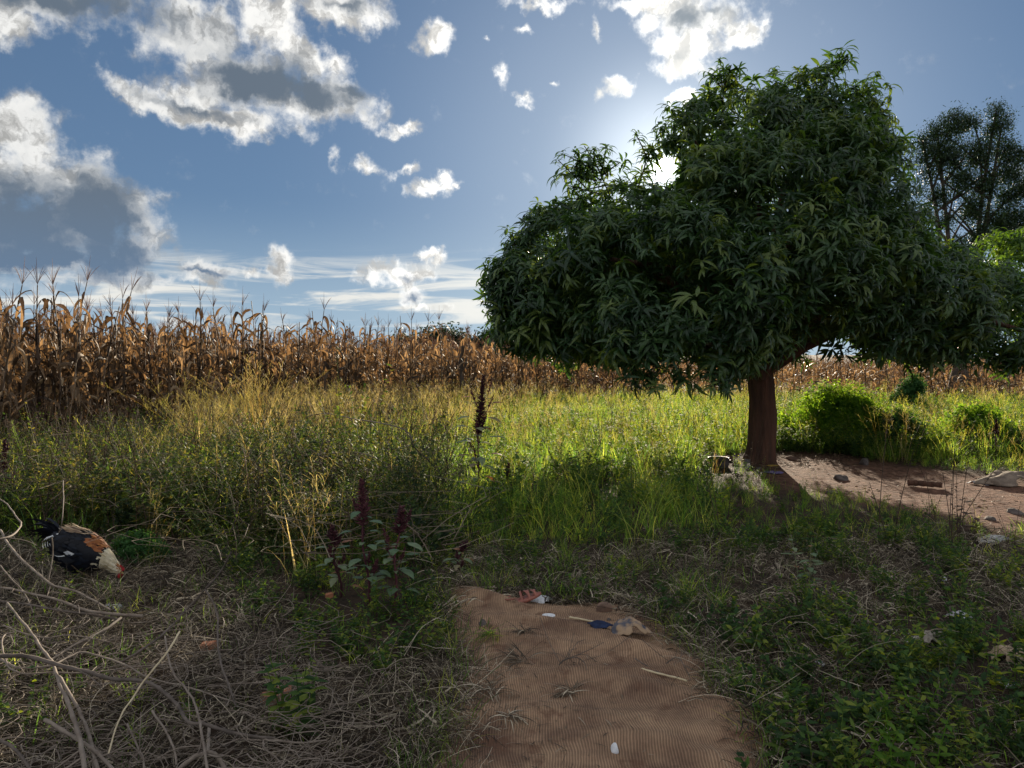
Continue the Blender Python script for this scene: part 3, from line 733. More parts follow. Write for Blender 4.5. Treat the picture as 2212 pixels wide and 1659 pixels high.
scatter('maize_field', joined, [M_stalk, M_maize, M_tassel, M_husk], np.stack([mx_[rest], my_[rest], 0 * mx_[rest]], -1), rots(len(rest), .08), mhs[rest],
        'dense dry brown maize crop filling the field behind its front rows', 'maize crop')

# ------------------------------------------------------------------ trees
def whorl(nl=14, L0=.20, w=.034):
    g = Geo(); v0 = random.random() ** 1.5 * .7
    for k in range(nl):
        az = k * 2.4 + random.uniform(-.3, .3); f = k / nl
        leaf(g, (random.gauss(0, .012), random.gauss(0, .012), .03 * f - .13 * random.random() ** 2), az + random.gauss(0, .35), random.uniform(-.35, .35) + .7 * f, L0 * random.uniform(.6, 1.2), w * random.uniform(.8, 1.15), bend=random.uniform(.9, 2.3), n=6, fold=.14, peak=.42, var=v0 + random.random() * .35, roll=random.uniform(-.5, .5))
    return g
WH = [whorl(random.randint(9, 15)) for _ in range(14)]
def lobes_to_points(lobes, per, up=.85, rim=.35):
    cs = np.array([P(a, b, d) for a, b, d, r in lobes]); rs = np.array([r / F * d for a, b, d, r in lobes])
    out_p, out_n = [], []
    for c, r in zip(cs, rs):
        n = int(per * r * r * 12.57) + 4
        u = norm(rng.normal(0, 1, (n, 3))); q = c + u * (r * (1 - rim * rng.random(n) ** 1.6))[:, None]
        q += rng.normal(0, .05, q.shape)
        keep = np.ones(n, bool)
        for c2, r2 in zip(cs, rs):
            if c2 is c: continue
            keep &= np.linalg.norm(q - c2, axis=1) > r2 * .70 - 1e-6 if not np.allclose(c, c2) else True
        out_p.append(q[keep]); out_n.append(u[keep])
    p, n = np.concatenate(out_p), np.concatenate(out_n)
    return p, norm(n * .7 + rng.normal(0, .22, n.shape) + np.array([0, 0, up])), cs, rs
ML = [(1165, 640, 9.6, 92), (1200, 560, 10.2, 105), (1125, 590, 10, 62), (1150, 700, 10, 58), (1250, 695, 9.5, 76), (1330, 690, 9.2, 84), (1235, 490, 10.3, 62), (1180, 480, 10.4, 38),
      (1420, 725, 8.4, 112), (1525, 750, 8.5, 92), (1480, 640, 8.3, 130), (1390, 660, 8.7, 110), (1590, 770, 8.9, 50),
      (1320, 560, 9.1, 125), (1285, 490, 10, 62), (1385, 470, 10, 92), (1430, 560, 8.7, 130), (1560, 600, 8.4, 140), (1650, 690, 9.0, 90), (1590, 700, 8.6, 90),
      (1515, 330, 10.2, 100), (1545, 265, 10.6, 68), (1490, 285, 10.3, 55), (1640, 300, 10.0, 110), (1640, 440, 9.2, 150), (1520, 440, 9.4, 120), (1755, 235, 10.5, 80), (1830, 285, 10.7, 95),
      (1780, 380, 9.6, 140), (1850, 450, 10, 112), (1885, 360, 10.8, 75), (1690, 250, 10.4, 60),
      (1860, 570, 9.4, 130), (1750, 560, 8.8, 140), (1950, 620, 9.6, 105), (1800, 670, 9.3, 80), (1930, 705, 9.6, 72), (2040, 650, 10, 105), (2060, 725, 10, 62), (2150, 680, 10.4, 105), (2230, 720, 10.6, 80),
      (1740, 680, 9.6, 55), (2190, 745, 10.4, 50), (1950, 500, 10.4, 60), (2010, 560, 11.4, 55), (1990, 745, 10, 45),
      (1500, 500, 12, 150), (1700, 450, 12.4, 170), (1840, 560, 12.2, 150), (1360, 600, 11.8, 110), (1640, 640, 12, 110), (2020, 640, 12.2, 100), (1500, 640, 11.5, 100), (1720, 330, 11.8, 120), (1280, 640, 11.4, 90),
      (1105, 640, 9.7, 48), (1110, 705, 9.9, 52), (1085, 600, 9.8, 34), (1160, 590, 11, 70), (1170, 690, 11, 65)] + [(a, 698 + 6 * math.sin(a), 12.7, 84) for a in range(1215, 1960, 105)] + [(a, 692, 13.9, 84) for a in range(1330, 1800, 110)] + [(a, 600, 13.4, 110) for a in (1340, 1500, 1660, 1800)]
SPRIGS = [[(1770, 200, 10.5), (1800, 150, 10.5), (1826, 108, 10.5)], [(1740, 190, 10.4), (1722, 155, 10.4)], [(1775, 180, 10.5), (1765, 140, 10.5)], [(1800, 170, 10.5), (1838, 125, 10.5)],
          [(1560, 250, 10.6), (1562, 195, 10.6), (1552, 145, 10.6)], [(1565, 200, 10.6), (1600, 160, 10.6)], [(1562, 200, 10.6), (1580, 140, 10.6)], [(1570, 210, 10.6), (1618, 190, 10.6)], [(1560, 190, 10.6), (1530, 160, 10.6)],
          [(1320, 430, 10.2), (1290, 360, 10.2), (1262, 315, 10.2)], [(1290, 370, 10.2), (1222, 335, 10.2)], [(1290, 390, 10.2), (1212, 375, 10.2)], [(1310, 400, 10.2), (1240, 415, 10.2)], [(1300, 370, 10.2), (1310, 318, 10.2)],
          [(1300, 380, 10.2), (1340, 350, 10.2)], [(1300, 400, 10.2), (1350, 400, 10.2)], [(1300, 390, 10.2), (1265, 370, 10.2)], [(1380, 400, 10.1), (1395, 340, 10.1), (1372, 288, 10.1)], [(1392, 350, 10.1), (1410, 325, 10.1)],
          [(1115, 540, 10), (1106, 500, 10)], [(1190, 470, 10.3), (1170, 455, 10.3)], [(1070, 620, 9.8), (1055, 655, 9.8)], [(1180, 470, 10.3), (1210, 440, 10.3)], [(1680, 220, 10.4), (1672, 195, 10.4)],
          [(1930, 320, 10.8), (1945, 285, 10.8)], [(1290, 400, 10.2), (1255, 345, 10.2)], [(1310, 380, 10.2), (1285, 330, 10.2)], [(1280, 420, 10.2), (1205, 345, 10.2)], [(1300, 420, 10.2), (1225, 400, 10.2)], [(1650, 250, 10.4), (1640, 200, 10.4)], [(1820, 745, 10.2), (1815, 765, 10.2)], [(1500, 230, 10.6), (1508, 215, 10.6)]]
def mango(root, lobes, per, m, sprigs=(), hole=None, keep=None):
    p, n, cs, rs = lobes_to_points(lobes, per)
    w = sum(np.sin(p @ rng.normal(0, 3.2, 3) + rng.uniform(0, 6.28)) for _ in range(6)); kk = (w < 1.7) | (rng.random(len(p)) < .25); p, n = p[kk], n[kk]
    if hole is not None:
        qx, qy = pix(p[:, 0], p[:, 1], p[:, 2]); k = (np.hypot(qx - hole[0], qy - hole[1]) > hole[2]) & (np.hypot((qx - 1790) / 68, (qy - 750) / 36) > 1); p, n = p[k], n[k]
    k = rng.choice(len(p), len(p) // 30, replace=False); pp, nn = [p, p[k] + n[k] * rng.uniform(.10, .32, (len(k), 1))], [n, n[k]]
    for s in sprigs:
        pts = np.array([P(*q) for q in s]); pth = smooth_path(pts, 8) if len(pts) > 2 else np.linspace(pts[0], pts[1], 6)
        Geo().add(*tube(pth - np.array(root.location), np.linspace(.011, .005, len(pth)), 4)).build('twig', M_bark, root)
        m_ = rng.integers(4, 6); f = np.linspace(.5, 1, m_); q = np.array([pth[int(round(u * (len(pth) - 1)))] for u in f]) + rng.normal(0, .05, (m_, 3))
        pp.append(q); nn.append(norm(rng.normal(0, .45, (m_, 3)) + np.array([0, 0, 1.0]) + .6 * norm(pth[-1] - pth[0])))
    p = np.concatenate(pp); n = np.concatenate(nn)
    g = bake(WH, p, n, rng.uniform(.6, 1.3, len(p)), dvar=rng.normal(0, .2, len(p)) + .25 * (rng.random(len(p)) < .08))
    g.V = [v - np.array(root.location) for v in g.V]
    g.build('crown', m, root)
    return cs, rs
def tree_wood(root, base, fork, rb, rt, lobes_c, picks, m, flare=1.25, bend=.05):
    loc = np.array(root.location)
    t = np.linspace(0, 1, 14)[:, None]; path = np.array(base) + (np.array(fork) - np.array(base)) * t; path[:, 0] += bend * np.sin(t[:, 0] * 3.1)
    rad = rt + (rb - rt) * (1 - t[:, 0]) ** 1.5; rad[0] *= flare; rad[1] *= 1 + (flare - 1) * .45
    V, Fq = tube(path - loc, rad, 22); k = fbm(V[:, 2] * 3, np.arctan2(V[:, 1], V[:, 0]) * 2, 1.0)[:, None]; c = np.repeat(path - loc, 22, axis=0)
    V = c + (V - c) * (1 + .07 * k + .035 * np.sin(np.tile(np.arange(22), 14) * 2.3 + V[:, 2:3].ravel() * 4)[:, None]); Geo().add(V, Fq).build('trunk', m, root)
    for i in picks:
        e = lobes_c[i]; mid = (np.array(fork) * .55 + e * .45) + np.array([0, 0, .22 * np.linalg.norm(e - np.array(fork)) - .1]); st = np.array(fork) - np.array([0, 0, .12])
        pth = smooth_path([st, (st * .6 + mid * .4), mid, e], 14); V, Fq = tube(pth - loc, np.linspace(rt * .62, .025, 14), 8)
        Geo().add(V, Fq).build('limb', m, root)
tb = G(1640, 1000); tr = empty('mango_tree', tb, label='big dark mango tree with the sun behind its crown and a thick single trunk', cat='tree')
cs, rs = mango(tr, ML, 42, M_mango, SPRIGS, hole=(1432, 362, 40))
tree_wood(tr, tb - [0, 0, .05], P(1640, 790, tb[1]), .21, .165, cs, [2, 5, 9, 13, 22, 24, 28, 33, 37, 40, 48, 49, 50, 53, 46], M_bark, flare=1.2)
Geo().add(*tube(smooth_path([P(1640, 815, 10.35), P(1668, 790, 10.3), P(1700, 768, 10.2), P(1760, 742, 10.1), P(1850, 700, 10.0)], 18) - np.array(tr.location), np.linspace(.085, .035, 18), 12)).build('limb', M_bark, tr)

r2 = G(2360, 960); t2 = empty('mango_tree', r2, label='smaller mango tree at the right edge with sunlit yellow green top', cat='tree')
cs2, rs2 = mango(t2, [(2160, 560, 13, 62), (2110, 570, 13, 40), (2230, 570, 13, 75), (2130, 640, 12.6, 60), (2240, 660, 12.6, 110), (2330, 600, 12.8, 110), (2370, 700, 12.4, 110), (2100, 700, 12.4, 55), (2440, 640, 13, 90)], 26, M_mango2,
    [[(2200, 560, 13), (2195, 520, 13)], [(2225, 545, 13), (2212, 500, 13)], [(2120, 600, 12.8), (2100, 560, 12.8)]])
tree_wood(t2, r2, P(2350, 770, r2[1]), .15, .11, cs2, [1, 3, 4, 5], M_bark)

def clump_leaf(n, spread, L0, w):
    g = Geo()
    for _ in range(n):
        b = rng.normal(0, spread, 3); leaf(g, b, random.uniform(0, 6.28), random.uniform(-.8, .9), L0 * random.uniform(.6, 1.2), w, bend=random.uniform(0, 1), n=3, fold=.1, peak=.5)
    return g
CL = [clump_leaf(22, .13, .10, .04) for _ in range(6)]
def airy_tree(name, base, clumps, dist, m, bark, label, per=24, stems=3, rb=.10, leafscale=1.0, protos=None, group=None, limbs=True):
    root = empty(name, base, label=label, cat='tree', group=group); loc = np.array(base)
    lob = [(a, b, dist + (dz if len(q) > 3 else 0), q[2]) for q in clumps for a, b, dz in [(q[0], q[1], q[3] if len(q) > 3 else rng.uniform(-.8, .8))]]
    if not protos: lob = [(a, b, d, r * .68) for a, b, d, r in lob]
    p, n, cs_, rs_ = lobes_to_points(lob, per, rim=.9 if protos else .6)
    g = bake(protos or CL, p, n, rng.uniform(.7, 1.3, len(p)) * leafscale); g.V = [v - loc for v in g.V]; g.build('crown', m, root)
    zt = max(c[2] for c in cs_)
    for s in range(stems):
        tgt = cs_[np.argsort(-cs_[:, 2])[s * 2 % len(cs_)]]; b = loc + np.array([(s - stems / 2) * rb * 2.0, 0, 0])
        pth = smooth_path([b, b * .65 + tgt * .35 + rng.normal(0, .12, 3), b * .3 + tgt * .7, tgt], 14)
        Geo().add(*tube(pth - loc, np.linspace(rb, rb * .18, 14), 8)).build('trunk', bark, root)
        if limbs:
            for c in cs_[s::stems]:
                i = int(np.argmin(np.abs(pth[:, 2] - (c[2] - .15 * zt)))); q = smooth_path([pth[i], (pth[i] + c) / 2 + [0, 0, .1], c], 7)
                Geo().add(*tube(q - loc, np.linspace(rb * .35, rb * .08, 7), 5)).build('limb', bark, root)
    return root
M_darkbark = solid('dark_bark', (.10, .075, .06), (.05, .04, .03), rough=.9, scale=5, bump=.6)
bt = P(2085, 800, 25); bt[2] = 0
airy_tree('tall_tree', bt, [(2152, 240, 22), (2165, 265, 26), (2140, 285, 22), (2062, 268, 40), (2100, 262, 24), (2025, 282, 26), (2010, 320, 34), (2050, 330, 48), (2115, 330, 46), (2170, 320, 34), (2195, 335, 30), (2180, 370, 40),
    (2005, 372, 26), (1990, 345, 16), (2070, 390, 44), (2130, 395, 40), (2185, 420, 36), (2025, 425, 30), (2100, 450, 42), (2160, 470, 46), (2205, 470, 40), (2040, 480, 26), (2000, 460, 20), (2120, 510, 40), (2180, 520, 44), (2225, 400, 40), (2240, 500, 50), (2060, 540, 40), (1992, 300, 14), (1985, 415, 14)],
    25, M_darktree, M_darkbark, 'tall dark slender tree rising behind the mango crown at the right', per=62, stems=4, rb=.13, leafscale=.82)

FT = [(868, 730, 14, 12), (895, 738, 16, 8), (928, 720, 26, 14), (958, 716, 24, 14), (985, 724, 20, 12), (1020, 738, 18, 10), (1055, 722, 22, 14), (1082, 712, 24, 14)]
CF = [clump_leaf(16, .5, .42, .2) for _ in range(4)]
LF = ['leftmost small round tree of the far row beyond the maize', 'lowest tree of the far row, second from its left end', 'broad domed tree left of the highest in the far row beyond the maize', 'highest rounded tree in the middle of the far row beyond the maize',
      'tree sloping down right of the highest one in the far row', 'low tree in the dip of the far row near the mango crown', 'far tree whose top shows just left of the mango crown', 'far dark tree partly covered by the left edge of the mango crown']
for (a, b, r, _k), lab in zip(FT, LF):
    base = P(a, 780, 85); base[2] = 0
    airy_tree('distant_tree', base, [(a, b + r * .55, r * .7, 0), (a - r * .5, b + r * 1.1, r * .6, 0), (a + r * .6, b + r, r * .6, 1), (a, b + r * 1.5, r * .9, 0)], 85, M_darktree, M_darkbark, lab, per=5, stems=1, rb=.16, protos=CF, group='row of trees beyond the maize', limbs=False)

# ------------------------------------------------------------------ shrubs and single plants
def shrub(name, px_, pybase, wpx, toppy, m, label, cat='shrub', per=60, protos=None, ls=1.0):
    b = G(px_, pybase); d = b[1]; root = empty(name, b, label=label, cat=cat); h = P(px_, toppy, d)[2]; rw = wpx / F * d / 2
    lob = []; 
    for k in range(22):
        a = random.uniform(0, 6.28); q = random.uniform(.0, .95); r = q * rw; s = random.uniform(.14, .34) * min(rw, h)
        z = (h - s) * (1 - .4 * q ** 2) * random.uniform(.45, 1.0); lob.append((np.array([r * math.cos(a), r * math.sin(a) * .8, z]), s))
    lob.append((np.array([0, 0, h * .42]), min(rw, h) * .5))
    p, n = [], []
    for c, s in lob:
        k = int(per * s * s * 12.57) + 8; u = norm(rng.normal(0, 1, (k, 3))); p.append(c + u * (s * (1.15 - .75 * rng.random(k)))[:, None]); n.append(u)
    p = np.concatenate(p); n = np.concatenate(n); k = p[:, 2] > .02; p, n = p[k], n[k]
    bake(protos or SL, p, norm(n + [0, 0, .6]), rng.uniform(.7, 1.2, len(p)) * ls).build('foliage', m, root)
    g = Geo()
    for c, s in lob: g.add(*tube(smooth_path([(0, 0, -.02), c * [.4, .4, .5], c], 6), np.linspace(.014, .004, 6), 4), .5)
    g.build('stem', M_deadstem, root); return root
def spray():
    g = Geo()
    for k in range(16): leaf(g, (random.gauss(0, .035), random.gauss(0, .035), random.uniform(-.06, .09)), random.uniform(0, 6.28), random.uniform(-.2, .9), random.uniform(.035, .06), .026, bend=.7, n=4, fold=.12, peak=.5)
    return g
SL = [spray() for _ in range(6)]
M_shrub = foliage_mat('shrub_leaf', [(.06, .13, .03), (.10, .19, .035), (.16, .24, .045)], trans=.55, tcol=(1.35, 1.2, .3), rough=.7, spec=.08, objrand=0, boost=2.4)
M_shrub2 = foliage_mat('dark_shrub_leaf', [(.03, .08, .03), (.05, .12, .035)], trans=.35, tcol=(1.3, 1.2, .4), rough=.7, spec=.08, objrand=0, boost=1.8)
shrub('leafy_shrub', 1802, 955, 270, 818, M_shrub, 'bright green bush right of the mango trunk')
shrub('leafy_shrub', 1968, 900, 90, 808, M_shrub2, 'darker green bush beside the brown maize right of the bright bush')
shrub('leafy_shrub', 2110, 965, 230, 872, M_shrub, 'low spreading yellow green bush at the edge of the bare earth', per=45)
shrub('leafy_shrub', 1935, 965, 130, 880, M_shrub2, 'low dark green undergrowth clump between two brighter bushes', per=50)
shrub('leafy_shrub', 300, 1216, 105, 1150, M_shrub2, 'low round green herb clump just right of the rooster', cat='plant', per=260, ls=.6)

def broadleaf(g, base, az, el, L0, w, bend, var): leaf(g, base, az, el, L0, w, bend=bend, n=7, fold=.1, peak=.36, var=var)
def amaranth(px_, pybase, toppy, label, lean=0.0, leaves=12, L0=.13, spike=.4, sides=6, seed=0):
    random.seed(100 + seed); b = G(px_, pybase); root = empty('amaranth_plant', b, label=label, cat='plant', group='red amaranth plants'); h = P(px_, toppy, b[1])[2]
    t = np.linspace(0, 1, 12)[:, None]; path = np.array([lean * h, 0, 0]) * t ** 1.3 + np.array([0, 0, h]) * t + .012 * np.stack([np.sin(t[:, 0] * 9), np.cos(t[:, 0] * 7), 0 * t[:, 0]], -1)
    st = Geo().add(*tube(path, np.linspace(.009, .003, 12), 6), .4); lf = Geo(); sp = Geo()
    def spikelets(p0, p1, n, r):
        sp = Geo(); sp.add(*tube(np.array([p0, (p0 + p1) / 2, p1]), [.004, .004, .002], 5), .3)
        for k in range(n):
            u = random.random(); q = p0 + (p1 - p0) * u; a = random.uniform(0, 6.28); l = r * (1.15 - .85 * u) * random.uniform(.3, 1.3)
            e = q + np.array([math.cos(a) * l, math.sin(a) * l, l * random.uniform(.2, .9)]); sp.add(*tube(np.array([q, (q + e) / 2, e]), [.002, .0042, .0012], 4), random.random())
        sp.build('flower_spike', M_amar_red, root)
    i0 = int((1 - spike) * 11); spikelets(path[i0], path[-1], int(420 * spike / .4 * (h / .9)), .046 if h < 1 else .062)
    for k in range(sides):
        u = random.uniform(.25, .85); i = int(u * 10); a = random.uniform(0, 6.28); l = h * random.uniform(.14, .26)
        e = path[i] + np.array([math.cos(a) * l * .5, math.sin(a) * l * .5, l * .85]); st.add(*tube(np.array([path[i], (path[i] + e) / 2 + [0, 0, -.01], e]), [.004, .003, .002], 4), .6); spikelets(path[i] * .4 + e * .6, e + [0, 0, .03], 45, .02)
        for _ in range(2): broadleaf(lf, path[i] * .6 + e * .4, random.uniform(0, 6.28), .5, L0 * .55, L0 * .26, 1.3, random.random() * .8)
    for k in range(leaves):
        u = .15 + .62 * k / leaves; i = int(u * 11); a = k * 2.4 + random.uniform(-.4, .4); l = L0 * random.uniform(.4, .7); el = random.uniform(.2, .8)
        e = path[i] + np.array([math.cos(a) * math.cos(el), math.sin(a) * math.cos(el), math.sin(el)]) * l
        st.add(*tube(np.array([path[i], e]), [.0022, .0015], 3), .8); broadleaf(lf, e, a, el * .6, L0 * random.uniform(.75, 1.15), L0 * random.uniform(.42, .55), random.uniform(.9, 1.8), random.random() ** 1.4)
    st.build('stem', M_amar_red, root); lf.build('foliage', M_amar_leaf, root); return root
amaranth(1030, 1090, 812, 'tall dark red amaranth standing alone in the middle of the grass', lean=.05, leaves=22, L0=.19, sides=9, seed=1)
amaranth(1098, 1080, 1000, 'short thin amaranth just right of the tall lone one', leaves=6, L0=.09, spike=.3, sides=3, seed=2)
amaranth(795, 1312, 1035, 'tallest red amaranth of the front clump with big green leaves', lean=-.05, leaves=16, L0=.12, spike=.3, seed=3)
amaranth(850, 1310, 1095, 'red amaranth with a leaning spike right of the tallest front one', lean=.09, leaves=14, L0=.12, spike=.25, seed=4)
amaranth(735, 1290, 1135, 'lower amaranth at the left side of the front clump', lean=-.12, leaves=10, L0=.10, spike=.25, seed=5)
amaranth(985, 1250, 1170, 'small bent amaranth in the shaded grass behind the mat', lean=.25, leaves=7, L0=.09, spike=.2, sides=3, seed=6)
amaranth(12, 1095, 950, 'red amaranth with yellowing leaves at the left edge of the photo', leaves=10, L0=.13, seed=7)
amaranth(2150, 995, 905, 'small red amaranth among the weeds at the far right edge', leaves=5, L0=.1, spike=.3, sides=2, seed=8)
random.seed(11)

def herb(name, px_, pybase, h, nst, ls, nl, m, label, spread=.05, cat='plant'):
    b = G(px_, pybase); root = empty(name, b, label=label, cat=cat); lf = Geo()
    for s in range(nst):
        a = random.uniform(0, 6.28); hh = h * random.uniform(.65, 1.05); ln = random.uniform(.02, .35); q0 = np.array([random.gauss(0, spread), random.gauss(0, spread), 0]); t = np.linspace(0, 1, 8)[:, None]
        path = q0 + np.array([math.cos(a), math.sin(a), 0]) * ln * hh * t ** 1.4 + np.array([0, 0, hh]) * t; Geo().add(*tube(path, np.linspace(.004, .0015, 8), 4), .5).build('stem', m, root)
        for k in range(nl):
            u = .2 + .8 * k / nl; i = min(int(u * 7), 6); az = (k % 2) * 3.14 + (k // 2) * 1.57 + random.uniform(-.3, .3)
            leaf(lf, path[i], az, random.uniform(.1, .6), ls * random.uniform(.7, 1.1) * (1.15 - .5 * u), ls * .48 * (1.15 - .5 * u), bend=random.uniform(.6, 1.4), n=6, fold=.1, peak=.35)
    lf.build('foliage', m, root); return root
herb('nettle_plant', 648, 1600, .34, 5, .085, 18, M_weed, 'leafy green nettle standing in the straw beside the orange brick piece')
herb('nettle_plant', 636, 1480, .18, 2, .05, 10, M_weed, 'thin nettle sprout just behind the leafy one in the straw')
herb('seedling', 590, 1045, .75, 3, .085, 12, M_shrub2, 'tall dark leafy weed standing in the dry grass left of centre', spread=.09)
herb('seedling', 100, 1560, .14, 6, .05, 8, M_weed, 'low green seedling clump under the sticks at lower left', spread=.1)
herb('seedling', 1593, 1030, .26, 3, .06, 14, M_shrub, 'bright ferny sprout in front of the cooking pot')
herb('seedling', 1735, 1262, .3, 3, .10, 8, M_amar_leaf, 'pale leaved weed growing from the straw right of the mat')
herb('seedling', 1898, 1640, .26, 8, .065, 12, M_shrub, 'brightest yellow green leafy plant at lower right', spread=.13)
herb('seedling', 1790, 1655, .24, 5, .08, 9, M_weed, 'broad leaved weed left of the brightest plant at lower right', spread=.09)
herb('seedling', 2080, 1150, .3, 4, .11, 6, M_deadstem, 'dry dark weed with curled leaves at the edge of the bare earth')

def bent_twig(name, pts, r0, r1, m, label, group=None, cat='stick', spurs=0, sides=7, n=None):
    """pts: (px, py, height above the ground)"""
    W = np.array([G(a, b, hh) for a, b, hh in pts]); W[:, 2] += ground_z(W[:, 0], W[:, 1]); n = n or max(14, 5 * len(pts)); path = smooth_path(W, n); o = path[0].copy()
    path = path + np.stack([fbm(path[:, 1], path[:, 0], 9, 1), fbm(path[:, 0], path[:, 1], 8, 2), fbm(path[:, 0], path[:, 2], 9, 3)], -1) * .007
    g = Geo(); rad = np.linspace(r0, r1, n) * (1 + .12 * np.sin(np.arange(n) * 2.1)); g.add(*tube(path - o, rad, sides))
    for s in range(spurs):
        i = random.randint(2, n - 3); d = norm(path[i + 1] - path[i]); e = norm(d + rng.normal(0, .7, 3)); l = random.uniform(.06, .25)
        q = np.array([path[i], path[i] + e * l * .5 + rng.normal(0, .01, 3), path[i] + e * l + rng.normal(0, .02, 3)]); q[:, 2] = np.maximum(q[:, 2], .01)
        g.add(*tube(smooth_path(q, 6) - o, np.linspace(rad[i] * .5, .0015, 6), 4))
    return g.build(name, m, loc=o, label=label, cat=cat, group=group)
def zc(pts, hs):        # points read off an enlarged crop of the lower left
    hs = np.interp(np.linspace(0, 1, len(pts)), np.linspace(0, 1, len(hs)), hs); return [(x / 2.69, 1042 + y / 2.69, h) for (x, y), h in zip(pts, hs)]
SG = 'dry sticks piled on the straw'
ST = [([(-60, 1000), (0, 1010), (150, 1015), (300, 1055), (500, 1110), (650, 1150), (820, 1160), (930, 1210), (1030, 1290), (1090, 1395), (1200, 1410), (1340, 1450), (1480, 1475), (1600, 1485)], .0095, .006, [.25, .12, .06], M_twig2, 'thick dark snaking branch running across the straw to the right', 4),
      ([(1400, 1490), (1600, 1500), (1750, 1508), (1905, 1495)], .0048, .0035, [.06, .05], M_twig, 'straight pale stick lying past the end of the snaking branch', 0),
      ([(260, 1385), (420, 1470), (520, 1540), (600, 1600), (680, 1690)], .008, .006, [.12, .08], M_twig, 'short stick slanting down at the bottom beside two crossing ones', 1),
      ([(45, 700), (200, 900), (290, 1030), (330, 1130), (400, 1300), (460, 1480), (495, 1700)], .005, .009, [.2, .16, .12], M_twig, 'long grey stick running down to the bottom edge over the snaking branch', 3),
      ([(340, 1130), (430, 1270), (490, 1400), (540, 1560), (570, 1700)], .006, .007, [.1, .08], M_twig, 'grey stick running beside the long one to the bottom edge', 2),
      ([(1045, 870), (960, 1000), (870, 1120), (790, 1230), (700, 1370), (630, 1570)], .004, .003, [.3, .16, .1], M_reed, 'thin pale reed slanting up across the straw', 0),
      ([(0, 275), (60, 370), (130, 450), (200, 510), (300, 590), (450, 640), (560, 690), (640, 740)], .0075, .005, [.3, .15, .06], M_twig, 'light curved branch from the left edge ending by the clear plastic', 3),
      ([(-40, 335), (0, 330), (80, 300), (120, 240), (90, 190), (40, 120), (0, 90), (-40, 60)], .006, .004, [.4, .4], M_twig, 'looping bent branch at the left edge above the others', 1),
      ([(-40, 605), (150, 640), (300, 680), (420, 710), (520, 745), (700, 770), (830, 780)], .005, .009, [.14, .05], M_twig, 'branch lying below the curved light one with its cut end to the right', 2),
      ([(-40, 690), (150, 710), (300, 740), (500, 760), (700, 800)], .005, .007, [.1, .04], M_twig2, 'darker branch lying lowest of the bundle by the clear plastic', 2),
      ([(705, 790), (620, 850), (500, 910), (400, 965), (300, 1030)], .0075, .006, [.07, .05], M_twig, 'pale stick slanting down left from the bundle end', 1),
      ([(1350, 400), (1290, 500), (1190, 620), (1080, 740), (950, 880), (800, 990), (700, 1050)], .004, .006, [.5, .2, .06], M_twig2, 'tall dark forked stick leaning up from the straw', 1),
      ([(1190, 620), (1240, 700), (1270, 800), (1270, 950), (1290, 1080), (1330, 1180), (1370, 1300)], .005, .004, [.3, .14, .06], M_twig2, 'curved dark stick dropping from the leaning fork', 1),
      ([(0, 1030), (60, 1060), (130, 1080), (300, 1070), (400, 1020), (480, 990), (600, 1015), (750, 1080), (900, 1150), (1100, 1200), (1300, 1260), (1500, 1310)], .006, .003, [.12, .1, .05], M_twig, 'long wavy thin branch crossing behind the snaking one', 3),
      ([(90, 865), (30, 880), (10, 930), (30, 1030), (80, 1090), (160, 1120), (330, 1110), (560, 1110), (750, 1085), (1000, 1060)], .004, .003, [.14, .14, .05], M_twig, 'thin branch bent round in a hook near the left edge', 1),
      ([(960, 900), (980, 1040), (1010, 1120), (1080, 1200), (1130, 1280), (1160, 1400), (1190, 1560), (1205, 1700)], .004, .005, [.18, .1], M_twig, 'slim upright stick bending down to the bottom edge near the nettle', 1),
      ([(1010, 1690), (1120, 1600), (1210, 1570), (1270, 1600), (1320, 1690)], .008, .008, [.05, .1, .05], M_twig, 'arched thick root like stick at the bottom edge', 1),
      ([(1215, 1430), (1210, 1500), (1210, 1570)], .007, .006, [.04, .08], M_twig, 'short thick stub between the snaking branch and the arched stick', 0),
      ([(300, 310), (305, 420), (280, 580)], .004, .003, [.36, .1], M_twig, 'short upright twig in front of the rooster tail', 0),
      ([(370, -10), (362, 200), (345, 275), (340, 300)], .003, .003, [.6, .2], M_twig, 'thin vertical dry stem rising behind the rooster', 0),
      ([(1530, 1480), (1540, 1540), (1600, 1590), (1650, 1640)], .004, .003, [.06, .04], M_twig, 'thin twig dropping from the straight pale stick near the bottom', 0),
      ([(0, 480), (60, 560), (140, 640), (190, 760)], .004, .003, [.25, .06], M_twig, 'thin twig under the curved light branch at the left edge', 2),
      ([(740, 1410), (790, 1500), (830, 1600), (850, 1690)], .004, .004, [.06, .05], M_twig, 'short twig at the bottom between reed and slim upright stick', 1),
      ([(890, 1330), (960, 1440), (1010, 1540), (1030, 1640)], .0045, .004, [.09, .05], M_twig, 'forked twig beside the slim upright stick', 2),
      ([(-40, 1480), (80, 1540), (160, 1640), (200, 1700)], .006, .005, [.12, .06], M_twig2, 'dark stick in the bottom left corner', 2),
      ([(20, 830), (240, 900), (420, 885), (640, 930)], .0035, .0025, [.1, .08], M_twig, 'thin stick lying flat between the bundle and the snaking branch', 1)]
for pts, ra, rb, hs, m, lab, sp in ST: bent_twig('dry_stick', zc(pts, [h + .07 for h in hs]), ra * .95, rb * .95, m, lab, SG, spurs=sp)
